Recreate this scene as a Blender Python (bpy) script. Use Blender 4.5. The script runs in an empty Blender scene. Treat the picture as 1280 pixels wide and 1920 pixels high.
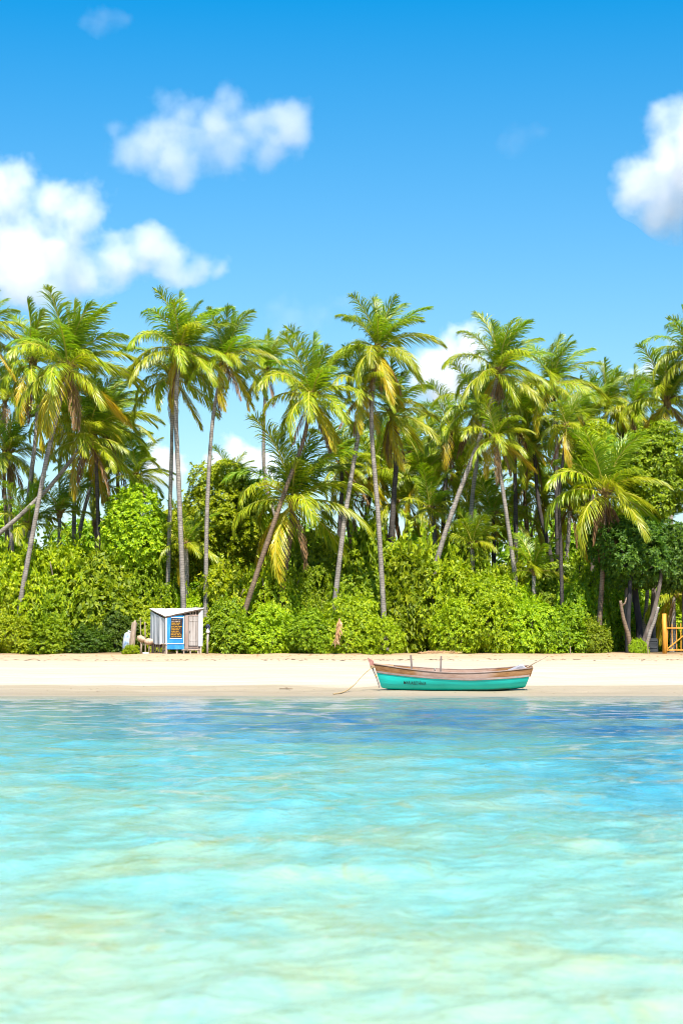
import bpy, bmesh, math, random
import numpy as np
from mathutils import Vector, Matrix

# ------------------------------------------------------------------ camera, sky, sun, exposure
S = bpy.context.scene
COL = S.collection
R = math.radians
FPX = 3733.3                       # focal length in photo pixels (70 mm on a 36 mm tall frame)
PITCH = math.atan((1232 - 960) / FPX)
CAMZ = 1.5
cd = bpy.data.cameras.new('camera'); cam = bpy.data.objects.new('camera', cd); COL.objects.link(cam)
cd.sensor_fit = 'VERTICAL'; cd.sensor_height = 36; cd.sensor_width = 24; cd.lens = 70
cd.clip_start = 0.1; cd.clip_end = 20000
cam.location = (0, 0, CAMZ); cam.rotation_euler = (R(90) + PITCH, 0, 0)
cd.dof.use_dof = True; cd.dof.focus_distance = 95; cd.dof.aperture_fstop = 2.8
S.camera = cam
SUN_EL, SUN_AZ = R(56), R(14)      # the sun stands behind the camera, a little to the right
sdir = Vector((math.sin(SUN_AZ) * math.cos(SUN_EL), -math.cos(SUN_AZ) * math.cos(SUN_EL), math.sin(SUN_EL)))
sl = bpy.data.lights.new('sun', 'SUN'); sun = bpy.data.objects.new('sun', sl); COL.objects.link(sun)
sl.energy = 5.0; sl.angle = R(0.5); sl.color = (1.0, 0.95, 0.86)
sun.rotation_euler = (-sdir).to_track_quat('-Z', 'Y').to_euler()
W = bpy.data.worlds.new('World'); S.world = W; W.use_nodes = True
nt = W.node_tree; nt.nodes.clear()
wo = nt.nodes.new('ShaderNodeOutputWorld'); bg = nt.nodes.new('ShaderNodeBackground')
sk = nt.nodes.new('ShaderNodeTexSky'); sk.sky_type = 'NISHITA'; sk.sun_disc = False
sk.sun_elevation = SUN_EL; sk.sun_rotation = math.pi - SUN_AZ; sk.air_density = 1.0; sk.dust_density = 0.3; sk.ozone_density = 2.0
hs = nt.nodes.new('ShaderNodeHueSaturation'); hs.inputs['Saturation'].default_value = 1.5; hs.inputs['Value'].default_value = 1.0; hs.inputs['Hue'].default_value = .492
nt.links.new(sk.outputs[0], hs.inputs['Color']); 
# the deep tropical blue holds its strength away from the horizon
tcw = nt.nodes.new('ShaderNodeTexCoord'); sxw = nt.nodes.new('ShaderNodeSeparateXYZ'); nt.links.new(tcw.outputs['Generated'], sxw.inputs[0])
mrw = nt.nodes.new('ShaderNodeMapRange'); mrw.inputs[1].default_value = .08; mrw.inputs[2].default_value = .34; mrw.inputs[3].default_value = 1.0; mrw.inputs[4].default_value = 1.2
nt.links.new(sxw.outputs[2], mrw.inputs[0])
msw = nt.nodes.new('ShaderNodeMapRange'); msw.inputs[1].default_value = .10; msw.inputs[2].default_value = .33; msw.inputs[3].default_value = 1.36; msw.inputs[4].default_value = 1.57
nt.links.new(sxw.outputs[2], msw.inputs[0]); nt.links.new(msw.outputs[0], hs.inputs['Saturation'])
gm = nt.nodes.new('ShaderNodeVectorMath'); gm.operation = 'SCALE'; nt.links.new(hs.outputs[0], gm.inputs[0]); nt.links.new(mrw.outputs[0], gm.inputs['Scale'])
nt.links.new(gm.outputs[0], bg.inputs[0])
bg.inputs[1].default_value = 0.070
nt.links.new(bg.outputs[0], wo.inputs[0])
S.view_settings.view_transform = 'Standard'; S.view_settings.look = 'None'
S.view_settings.exposure = 1.18; S.view_settings.gamma = 1
S.render.engine = 'CYCLES'; S.cycles.pixel_filter_type = 'BLACKMAN_HARRIS'; S.cycles.filter_width = 1.0
S.cycles.max_bounces = 22; S.cycles.volume_bounces = 20; S.cycles.transparent_max_bounces = 12
S.cycles.diffuse_bounces = 3; S.cycles.transmission_bounces = 4
S.cycles.caustics_reflective = False; S.cycles.caustics_refractive = False

rng = np.random.default_rng(7)
random.seed(7)

def P(u, v, Y):
    """world point at depth Y that the photo shows at pixel (u, v)"""
    dx, dy = (u - 640) / FPX, (960 - v) / FPX
    d = Vector((dx, math.cos(PITCH) - dy * math.sin(PITCH), math.sin(PITCH) + dy * math.cos(PITCH)))
    return Vector((0, 0, CAMZ)) + d * (Y / d.y)

# ------------------------------------------------------------------ ground heights
BEACH = [(-400, -6), (0, -3.0), (40, -1.6), (70, -0.42), (76.7, 0.0), (84, 0.34), (92, 0.78), (100, 1.28), (107, 1.62), (112, 1.74), (140, 2.0), (400, 3.0), (3000, 4.0)]
def gz(x, y):
    for (a, za), (b, zb) in zip(BEACH, BEACH[1:]):
        if y <= b:
            return za + (zb - za) * (y - a) / (b - a)
    return BEACH[-1][1]

# ------------------------------------------------------------------ object helpers
def empty(name, loc=(0, 0, 0), rot=(0, 0, 0), label=None, cat=None, group=None, parent=None):
    o = bpy.data.objects.new(name, None); COL.objects.link(o)
    o.location = loc; o.rotation_euler = rot; o.empty_display_size = 0.2
    if parent is not None: o.parent = parent
    return tag(o, label, cat, group)
def tag(o, label=None, cat=None, group=None, kind=None):
    if label: o['label'] = label
    if cat: o['category'] = cat
    if group: o['group'] = group
    if kind: o['kind'] = kind
    return o
def link(name, me, parent=None):
    o = bpy.data.objects.new(name, me); COL.objects.link(o)
    if parent is not None: o.parent = parent
    return o
def npmesh(name, verts, faces_by_n, mats, smooth=False, mat_idx=None):
    """faces_by_n: list of int arrays (k, n)"""
    me = bpy.data.meshes.new(name)
    verts = np.asarray(verts, dtype=np.float32)
    me.vertices.add(len(verts)); me.vertices.foreach_set('co', verts.ravel())
    loops = np.concatenate([f.ravel() for f in faces_by_n]).astype(np.int32)
    tot = np.concatenate([np.full(len(f), f.shape[1]) for f in faces_by_n]).astype(np.int32)
    start = np.concatenate([[0], np.cumsum(tot)[:-1]]).astype(np.int32)
    me.loops.add(len(loops)); me.loops.foreach_set('vertex_index', loops)
    me.polygons.add(len(tot)); me.polygons.foreach_set('loop_start', start)
    for m in mats: me.materials.append(m)
    if mat_idx is not None: me.polygons.foreach_set('material_index', np.asarray(mat_idx, dtype=np.int32))
    me.polygons.foreach_set('use_smooth', np.full(len(tot), smooth))
    me.update(calc_edges=True); me.validate()
    return me

class MB:
    """collects simple shapes into one mesh"""
    def __init__(s): s.v = []; s.f = []; s.m = []; s.smooth = False
    def add(s, vs, fs, m=0):
        o = len(s.v); s.v += [tuple(v) for v in vs]; s.f += [tuple(i + o for i in f) for f in fs]; s.m += [m] * len(fs); return s
    def box(s, c, d, rot=None, m=0, jit=0.0):
        cx, cy, cz = c; hx, hy, hz = d[0] / 2, d[1] / 2, d[2] / 2
        vs = [Vector((x * hx, y * hy, z * hz)) for x in (-1, 1) for y in (-1, 1) for z in (-1, 1)]
        if jit: vs = [v + Vector((random.uniform(-jit, jit), random.uniform(-jit, jit), random.uniform(-jit, jit))) for v in vs]
        if rot is not None: vs = [rot @ v for v in vs]
        vs = [v + Vector(c) for v in vs]
        return s.add(vs, [(0, 1, 3, 2), (4, 6, 7, 5), (0, 4, 5, 1), (2, 3, 7, 6), (0, 2, 6, 4), (1, 5, 7, 3)], m)
    def tube(s, pts, rad, n=8, m=0, cap=True):
        pts = [Vector(p) for p in pts]; k = len(pts)
        if not hasattr(rad, '__len__'): rad = [rad] * k
        vs = []; fs = []
        ref = Vector((1, 0, 0))
        for i, p in enumerate(pts):
            t = (pts[min(i + 1, k - 1)] - pts[max(i - 1, 0)]).normalized()
            if abs(t.dot(ref)) > 0.9: ref = Vector((0, 1, 0))
            a = (ref - t * ref.dot(t)).normalized(); b = t.cross(a)
            for j in range(n):
                th = 2 * math.pi * j / n
                vs.append(p + (a * math.cos(th) + b * math.sin(th)) * rad[i])
        for i in range(k - 1):
            for j in range(n):
                q = (j + 1) % n
                fs.append((i * n + j, i * n + q, (i + 1) * n + q, (i + 1) * n + j))
        if cap:
            fs.append(tuple(range(n))[::-1]); fs.append(tuple((k - 1) * n + j for j in range(n)))
        return s.add(vs, fs, m)
    def blob(s, c, r, m=0, seg=10, ring=7, jit=0.0):
        c = Vector(c); r = r if hasattr(r, '__len__') else (r, r, r); vs = []; fs = []
        for i in range(ring + 1):
            ph = math.pi * i / ring
            for j in range(seg):
                th = 2 * math.pi * j / seg; k = 1 + (random.uniform(-jit, jit) if 0 < i < ring else 0)
                vs.append(c + Vector((r[0] * math.sin(ph) * math.cos(th) * k, r[1] * math.sin(ph) * math.sin(th) * k, r[2] * math.cos(ph) * k)))
        for i in range(ring):
            for j in range(seg):
                q = (j + 1) % seg
                fs.append((i * seg + j, (i + 1) * seg + j, (i + 1) * seg + q, i * seg + q))
        return s.add(vs, fs, m)
    def grid(s, P2, m=0):
        """P2: rows of points"""
        h, w = len(P2), len(P2[0]); vs = [p for r in P2 for p in r]
        fs = [(i * w + j, i * w + j + 1, (i + 1) * w + j + 1, (i + 1) * w + j) for i in range(h - 1) for j in range(w - 1)]
        return s.add(vs, fs, m)
    def mesh(s, name, mats, bevel=0.0, smooth=None, solid=0.0):
        me = bpy.data.meshes.new(name); me.from_pydata(s.v, [], s.f)
        for m in (mats if isinstance(mats, (list, tuple)) else [mats]): me.materials.append(m)
        me.polygons.foreach_set('material_index', s.m)
        bm = bmesh.new(); bm.from_mesh(me)
        bmesh.ops.remove_doubles(bm, verts=bm.verts, dist=1e-5)
        bmesh.ops.recalc_face_normals(bm, faces=bm.faces)
        if solid: bmesh.ops.solidify(bm, geom=bm.faces[:], thickness=solid)
        if bevel:
            bmesh.ops.bevel(bm, geom=[e for e in bm.edges if len(e.link_faces) == 2 and e.calc_face_angle(0) > 0.6], offset=bevel, segments=1, affect='EDGES', clamp_overlap=True)
        bm.to_mesh(me); bm.free()
        if smooth is None: smooth = s.smooth
        me.polygons.foreach_set('use_smooth', [smooth] * len(me.polygons))
        me.update(); return me
    def build(s, name, mats, parent=None, **k):
        return link(name, s.mesh(name, mats, **k), parent)

# ------------------------------------------------------------------ materials
def newmat(name):
    m = bpy.data.materials.new(name); m.use_nodes = True; t = m.node_tree; t.nodes.clear()
    out = t.nodes.new('ShaderNodeOutputMaterial'); return m, t, out
def N(t, typ, **kw):
    n = t.nodes.new(typ)
    for k, v in kw.items(): setattr(n, k, v)
    return n
def setin(n, **kw):
    for k, v in kw.items(): n.inputs[k.replace('_', ' ')].default_value = v
    return n
def ramp(t, fac, stops, interp='LINEAR'):
    r = t.nodes.new('ShaderNodeValToRGB'); r.color_ramp.interpolation = interp
    el = r.color_ramp.elements
    while len(el) < len(stops): el.new(0.5)
    for e, (p, c) in zip(el, stops): e.position = p; e.color = (*c, 1) if len(c) == 3 else c
    t.links.new(fac, r.inputs[0]); return r.outputs[0]
def mixc(t, fac, a, b, blend='MIX'):
    m = t.nodes.new('ShaderNodeMix'); m.data_type = 'RGBA'; m.blend_type = blend
    for sock, val in ((m.inputs[0], fac), (m.inputs[6], a), (m.inputs[7], b)):
        if hasattr(val, 'is_linked') or isinstance(val, bpy.types.NodeSocket): t.links.new(val, sock)
        elif isinstance(val, (int, float)): sock.default_value = val
        else: sock.default_value = (*val, 1)
    return m.outputs[2]
def math_(t, op, a, b=None, clamp=False):
    m = t.nodes.new('ShaderNodeMath'); m.operation = op; m.use_clamp = clamp
    for i, v in enumerate((a, b)):
        if v is None: continue
        if isinstance(v, bpy.types.NodeSocket): t.links.new(v, m.inputs[i])
        else: m.inputs[i].default_value = v
    return m.outputs[0]
def noise(t, scale, detail=4, rough=0.55, vec=None, dist=0.0):
    n = t.nodes.new('ShaderNodeTexNoise'); setin(n, Scale=scale, Detail=detail, Roughness=rough, Distortion=dist)
    if vec is not None: t.links.new(vec, n.inputs['Vector'])
    return n.outputs[0]
def objcoord(t, scale=None):
    c = t.nodes.new('ShaderNodeTexCoord'); o = c.outputs['Object']
    if scale:
        m = t.nodes.new('ShaderNodeMapping'); m.inputs['Scale'].default_value = scale; t.links.new(o, m.inputs[0]); o = m.outputs[0]
    return o
def surf(name, stops, scale=3.0, stretch=None, rough=0.8, bump=0.3, spec=0.3, detail=6, nscale2=None, metallic=0.0):
    """mottled surface: a ramp over stretched noise, with bump from the same noise"""
    m, t, out = newmat(name); v = objcoord(t, stretch)
    n = noise(t, scale, detail, 0.65, v)
    c = ramp(t, n, stops)
    b = N(t, 'ShaderNodeBsdfPrincipled'); setin(b, Roughness=rough, Metallic=metallic); b.inputs['Specular IOR Level'].default_value = spec
    t.links.new(c, b.inputs['Base Color'])
    if bump:
        bp = N(t, 'ShaderNodeBump'); setin(bp, Strength=bump, Distance=0.02); t.links.new(noise(t, scale * 4, 4, 0.7, v), bp.inputs['Height']); t.links.new(bp.outputs[0], b.inputs['Normal'])
    t.links.new(b.outputs[0], out.inputs[0]); return m
def leafmat(name, cols, trans, tfac=0.42, rough=0.38, spec=0.5, osh=0.25):
    """leaf: colour differs leaf by leaf and plant by plant; lets light through"""
    m, t, out = newmat(name)
    if name.startswith('leaf'): spec, rough, osh = .32, .5, .36
    g = N(t, 'ShaderNodeNewGeometry'); oi = N(t, 'ShaderNodeObjectInfo')
    k = len(cols)
    c = ramp(t, g.outputs['Random Per Island'], [(i / (k - 1) if k > 1 else 0, cc) for i, cc in enumerate(cols)])
    h = N(t, 'ShaderNodeHueSaturation')
    hv = math_(t, 'ADD', math_(t, 'MULTIPLY', oi.outputs['Random'], 0.03), 0.485)
    vv = math_(t, 'ADD', math_(t, 'MULTIPLY', oi.outputs['Random'], osh), 1 - osh / 2)
    t.links.new(hv, h.inputs['Hue']); t.links.new(vv, h.inputs['Value']); t.links.new(c, h.inputs['Color'])
    b = N(t, 'ShaderNodeBsdfPrincipled'); setin(b, Roughness=rough); b.inputs['Specular IOR Level'].default_value = spec
    t.links.new(h.outputs[0], b.inputs['Base Color'])
    tr = N(t, 'ShaderNodeBsdfTranslucent')
    t.links.new(mixc(t, 1.0, h.outputs[0], trans, 'MULTIPLY'), tr.inputs[0])
    mx = N(t, 'ShaderNodeMixShader'); mx.inputs[0].default_value = tfac
    t.links.new(b.outputs[0], mx.inputs[1]); t.links.new(tr.outputs[0], mx.inputs[2])
    t.links.new(mx.outputs[0], out.inputs[0]); return m

M = {}
M['frond_young'] = leafmat('frond_young', [(.085, .17, .006), (.18, .27, .008), (.31, .38, .012)], (1.7, 1.7, .6), tfac=.45)
M['frond_mid'] = leafmat('frond_mid', [(.14, .22, .007), (.30, .37, .009), (.48, .48, .012)], (1.5, 1.4, .6))
M['frond_old'] = leafmat('frond_old', [(.30, .31, .010), (.46, .40, .012), (.56, .38, .016)], (1.5, 1.3, .6))
M['frond_dead'] = leafmat('frond_dead', [(.10, .055, .025), (.22, .125, .055), (.34, .20, .10)], (1.2, 1, .8), tfac=.15, rough=.8, spec=.1)
M['rachis'] = surf('rachis', [(.3, (.30, .29, .035)), (.7, (.46, .38, .06))], 4, rough=.5, bump=0)
M['rachis_dead'] = surf('rachis_dead', [(.3, (.16, .09, .04)), (.7, (.32, .20, .10))], 4, rough=.8, bump=0)
M['crown_fibre'] = surf('crown_fibre', [(.3, (.10, .06, .025)), (.7, (.30, .20, .06))], 9, (1, 1, .3), rough=.9, bump=.6)
M['coconut'] = surf('coconut', [(.3, (.24, .22, .03)), (.75, (.42, .26, .04))], 8, rough=.45, bump=.05)
M['leaf_bright'] = leafmat('leaf_bright', [(.13, .21, .004), (.30, .40, .005), (.48, .53, .010)], (1.5, 1.5, .5))
M['leaf_mid'] = leafmat('leaf_mid', [(.095, .165, .006), (.21, .31, .007), (.36, .43, .010)], (1.5, 1.5, .5))
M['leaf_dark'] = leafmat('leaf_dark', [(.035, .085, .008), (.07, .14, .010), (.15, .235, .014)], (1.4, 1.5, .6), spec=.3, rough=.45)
M['twig'] = surf('twig', [(.3, (.10, .075, .05)), (.7, (.24, .19, .14))], 5, (1, 1, .3), rough=.9, bump=.4)
M['bark'] = surf('bark', [(.3, (.055, .042, .035)), (.55, (.14, .11, .09)), (.75, (.27, .23, .19))], 4, (1, 1, .35), rough=.9, bump=.7)
M['bark_pale'] = surf('bark_pale', [(.3, (.20, .15, .10)), (.55, (.34, .26, .19)), (.75, (.46, .38, .29))], 5, (1, 1, .3), rough=.9, bump=.6)
M['bark_black'] = surf('bark_black', [(.3, (.010, .010, .012)), (.55, (.028, .026, .028)), (.75, (.075, .066, .06))], 5, (1, 1, .3), rough=.9, bump=.6)  # near-black bark tone

def palm_bark(name, lo, hi):
    """ringed palm stem: fine leaf scars across the stem, pale lichen patches"""
    m, t, out = newmat(name)
    v = objcoord(t); sx = N(t, 'ShaderNodeSeparateXYZ'); t.links.new(v, sx.inputs[0])
    n1 = noise(t, 1.1, 5, .6, v)
    z = math_(t, 'ADD', math_(t, 'MULTIPLY', sx.outputs[2], 7.5), math_(t, 'MULTIPLY', n1, 4.0))
    saw = math_(t, 'FRACT', z)
    ring = ramp(t, saw, [(0, (.35,) * 3), (.12, (.55,) * 3), (.3, (1,) * 3), (1, (.85,) * 3)])
    c = ramp(t, noise(t, 2.2, 6, .7, v), [(.3, lo), (.7, hi)])
    c = mixc(t, 1.0, c, ring, 'MULTIPLY')
    b = N(t, 'ShaderNodeBsdfPrincipled'); setin(b, Roughness=.85); b.inputs['Specular IOR Level'].default_value = .2
    t.links.new(c, b.inputs['Base Color'])
    bp = N(t, 'ShaderNodeBump'); setin(bp, Strength=.7, Distance=.03); t.links.new(saw, bp.inputs['Height']); t.links.new(bp.outputs[0], b.inputs['Normal'])
    t.links.new(b.outputs[0], out.inputs[0]); return m
M['palm_grey'] = palm_bark('palm_grey', (.17, .145, .125), (.42, .37, .32))
M['palm_brown'] = palm_bark('palm_brown', (.13, .088, .058), (.30, .21, .145))
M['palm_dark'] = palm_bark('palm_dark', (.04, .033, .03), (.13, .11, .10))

# sand: dry pale beach, wetted strip along the water, browner leaf litter at the top of the beach
def sand_mat():
    m, t, out = newmat('sand'); v = objcoord(t)
    sx = N(t, 'ShaderNodeSeparateXYZ'); t.links.new(v, sx.inputs[0])
    nb = noise(t, .35, 5, .6, objcoord(t, (.25, 1, 1)))
    y = math_(t, 'ADD', sx.outputs[1], math_(t, 'MULTIPLY', math_(t, 'SUBTRACT', nb, .5), 1.6))
    f = N(t, 'ShaderNodeMapRange'); setin(f, From_Min=70, From_Max=120); t.links.new(y, f.inputs[0])
    k = lambda yy: (yy - 70) / 50
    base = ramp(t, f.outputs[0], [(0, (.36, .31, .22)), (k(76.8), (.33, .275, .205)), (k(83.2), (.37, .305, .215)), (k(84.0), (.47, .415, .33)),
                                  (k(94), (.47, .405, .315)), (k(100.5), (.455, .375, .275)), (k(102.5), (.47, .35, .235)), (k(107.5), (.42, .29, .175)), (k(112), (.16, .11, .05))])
    streak = noise(t, 1.0, 5, .65, objcoord(t, (.06, .9, 1)))
    c = mixc(t, ramp(t, streak, [(.35, (.0,) * 3), (.7, (.85,) * 3)]), base, mixc(t, 1.0, base, (.80, .77, .73), 'MULTIPLY'))
    fine = noise(t, 14, 3, .7, v)
    c = mixc(t, ramp(t, fine, [(.35, (.35,) * 3), (.6, (0,) * 3)]), c, mixc(t, 1.0, c, (.72, .68, .62), 'MULTIPLY'))
    b = N(t, 'ShaderNodeBsdfPrincipled'); b.inputs['Specular IOR Level'].default_value = .25
    t.links.new(ramp(t, f.outputs[0], [(0, (.35,) * 3), (k(83.4), (.5,) * 3), (k(84.2), (.92,) * 3)]), b.inputs['Roughness'])
    t.links.new(c, b.inputs['Base Color'])
    bp = N(t, 'ShaderNodeBump'); setin(bp, Strength=.9, Distance=.07); t.links.new(noise(t, 3.0, 6, .7, v), bp.inputs['Height']); t.links.new(bp.outputs[0], b.inputs['Normal'])
    t.links.new(b.outputs[0], out.inputs[0]); return m
M['sand'] = sand_mat()

def water_mat():
    """clear shallow sea over pale sand: sandbank, cyan shallows, deeper blue channel by the shore; sky mirrored on top"""
    m, t, out = newmat('sea_water'); v = objcoord(t)
    sx = N(t, 'ShaderNodeSeparateXYZ'); t.links.new(v, sx.inputs[0])
    x_ = sx.outputs[0]
    big = noise(t, .13, 4, .55, v); med = noise(t, .5, 5, .6, objcoord(t, (1, .55, 1)), .6); fin = noise(t, 1.7, 5, .62, objcoord(t, (1.3, .4, 1)), .8)
    y = math_(t, 'ADD', sx.outputs[1], math_(t, 'MULTIPLY', math_(t, 'SUBTRACT', big, .5), math_(t, 'MULTIPLY', sx.outputs[1], .45)))
    y = math_(t, 'MAXIMUM', y, 1.0)
    ly = math_(t, 'LOGARITHM', y, 10.0)
    f = N(t, 'ShaderNodeMapRange'); setin(f, From_Min=.7, From_Max=1.9); t.links.new(ly, f.inputs[0])
    k = lambda yy: (math.log10(yy) - .7) / 1.2
    def smooth(val, a, b):
        q = N(t, 'ShaderNodeMapRange'); q.interpolation_type = 'SMOOTHSTEP'; setin(q, From_Min=a, From_Max=b); t.links.new(val, q.inputs[0]); return q.outputs[0]
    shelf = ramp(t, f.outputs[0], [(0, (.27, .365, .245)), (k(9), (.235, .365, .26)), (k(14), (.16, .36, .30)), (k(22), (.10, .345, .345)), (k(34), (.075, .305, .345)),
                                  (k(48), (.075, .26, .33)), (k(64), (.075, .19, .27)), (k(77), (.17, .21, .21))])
    # deeper channel near the shore and a deeper hole to the right
    xb = math_(t, 'ADD', x_, math_(t, 'MULTIPLY', math_(t, 'SUBTRACT', med, .5), 6.0))
    ch = math_(t, 'MULTIPLY', math_(t, 'MULTIPLY', smooth(y, 33, 42), smooth(y, 62, 54)), smooth(xb, -7.5, -1))
    ho = math_(t, 'MULTIPLY', math_(t, 'MULTIPLY', smooth(y, 17, 22), smooth(y, 38, 31)), smooth(xb, .5, 4.5))
    c = mixc(t, math_(t, 'MULTIPLY', ch, .95), shelf, (.006, .115, .29)); c = mixc(t, math_(t, 'MULTIPLY', ho, .8), c, (.010, .20, .34))
    # pale sandbanks under the surface, then small broken patches where the sand shows through a wave face
    sandy = ramp(t, f.outputs[0], [(0, (.39, .375, .14)), (k(16), (.26, .36, .20)), (k(40), (.13, .28, .26)), (k(77), (.17, .22, .23))])
    c = mixc(t, ramp(t, med, [(.47, (0,) * 3), (.66, (.85,) * 3)]), c, sandy)
    c = mixc(t, ramp(t, fin, [(.50, (0,) * 3), (.76, (.32,) * 3)]), c, (.30, .42, .38))  # whitish wave highlights, put into the water colour
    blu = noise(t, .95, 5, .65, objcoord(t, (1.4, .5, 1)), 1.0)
    c = mixc(t, ramp(t, blu, [(.50, (0,) * 3), (.68, (.55,) * 3)]), c, mixc(t, 1.0, c, (.52, .86, 1.08), 'MULTIPLY'))  # blue of sky-reflecting wave facets, put into the colour as streaks
    och = noise(t, 1.15, 4, .6, objcoord(t, (1.2, .5, 1)), 1.2)
    near = smooth(sx.outputs[1], 46, 22)
    c = mixc(t, math_(t, 'MULTIPLY', ramp(t, och, [(.60, (0,) * 3), (.70, (.55,) * 3)]), near), c, (.26, .27, .09))
    b = N(t, 'ShaderNodeBsdfPrincipled'); setin(b, Roughness=.05, IOR=1.33); b.inputs['Specular IOR Level'].default_value = .24
    t.links.new(c, b.inputs['Base Color'])
    h = math_(t, 'ADD', noise(t, 3.2, 5, .6, objcoord(t, (1, .7, 1)), .5), math_(t, 'MULTIPLY', noise(t, 11, 3, .6, objcoord(t, (.6, 1, 1)), .4), .25))
    bp = N(t, 'ShaderNodeBump'); setin(bp, Strength=.5, Distance=.09); t.links.new(h, bp.inputs['Height']); t.links.new(bp.outputs[0], b.inputs['Normal'])
    t.links.new(b.outputs[0], out.inputs[0]); return m
M['water'] = water_mat()

# ------------------------------------------------------------------ ground and sea
def build_ground():
    xs = np.concatenate([[-3000, -800, -200, -80], np.linspace(-40, 40, 161), [80, 200, 800, 3000]])
    ys = np.concatenate([[-400, 0, 40, 60], np.linspace(66, 116, 201), [125, 140, 200, 400, 1000, 3000]])
    X, Y = np.meshgrid(xs, ys); Z = np.vectorize(gz)(X, Y)
    mask = (Y > 78) & (Y < 118)
    bumps = np.zeros_like(X)
    r = np.random.default_rng(3)
    for _ in range(40):
        kx, ky, ph = r.normal(0, .8), r.normal(0, 1.6), r.uniform(0, 6.28)
        bumps += np.sin(kx * X + ky * Y + ph) * .006
    Z = Z + bumps * mask
    n, w = X.shape; idx = np.arange(n * w).reshape(n, w)
    q = np.stack([idx[:-1, :-1], idx[:-1, 1:], idx[1:, 1:], idx[1:, :-1]], -1).reshape(-1, 4)
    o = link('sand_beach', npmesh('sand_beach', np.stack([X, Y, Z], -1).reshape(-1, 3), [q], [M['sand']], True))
    tag(o, 'pale sand beach rising from the water to the shrubs', None, None, 'structure')
    o.name = 'ground'
def build_water():
    ys = np.concatenate([[-400, -100, -20, 0, 3], np.geomspace(4.5, 76, 470), np.linspace(76.1, 79.5, 14)])
    s = np.concatenate([[-60, -15, -5, -2], np.linspace(-1.2, 1.2, 360), [2, 5, 15, 60]])
    Yg, Sg = np.meshgrid(ys, s, indexing='ij'); X = Sg * (3 + .19 * np.maximum(Yg, 0)); Y = Yg
    r = np.random.default_rng(11); Z = np.zeros_like(X)
    rowsp = np.gradient(ys)[:, None]; colsp = np.abs((3 + .19 * np.maximum(Yg, 0)) * 2.4 / 360)
    for lam in np.geomspace(.26, 3.6, 70):
        th = r.normal(math.pi / 2 + .25, .95); kk = 2 * math.pi / lam
        ph = r.uniform(0, 6.28); amp = .0042 * lam ** .8 * r.uniform(.6, 1.3) * (1 if lam < 1.2 else .6)
        fade = np.clip((lam / np.maximum(rowsp, colsp) - 2.5) / 3, 0, 1)
        a = kk * (math.cos(th) * X + math.sin(th) * Y) + ph + .8 * np.sin(kk * .23 * (X * .8 - Y * .5) + ph * 2)
        Z += amp * fade * (np.exp(np.sin(a) * .7) - 1.13) * 1.1
    for lam in (4.5, 5.6, 6.8, 8.5, 10.5):
        th = r.normal(math.pi / 2 - .1, .5); kk = 2 * math.pi / lam
        Z += .014 * np.sin(kk * (math.cos(th) * X + math.sin(th) * Y) + r.uniform(0, 6.28))
    shore = np.clip((77.5 - Y) / 12, .12, 1); inner = (np.abs(Sg) < 1.3) & (Y > 3)
    Z = Z * shore * inner
    n, w = X.shape; idx = np.arange(n * w).reshape(n, w)
    q = np.stack([idx[:-1, :-1], idx[:-1, 1:], idx[1:, 1:], idx[1:, :-1]], -1).reshape(-1, 4)
    o = link('water', npmesh('water', np.stack([X, Y, Z], -1).reshape(-1, 3), [q], [M['water']], True))
    tag(o, 'clear turquoise shallow sea with small ripples', None, None, 'structure')
build_ground(); build_water()

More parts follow.
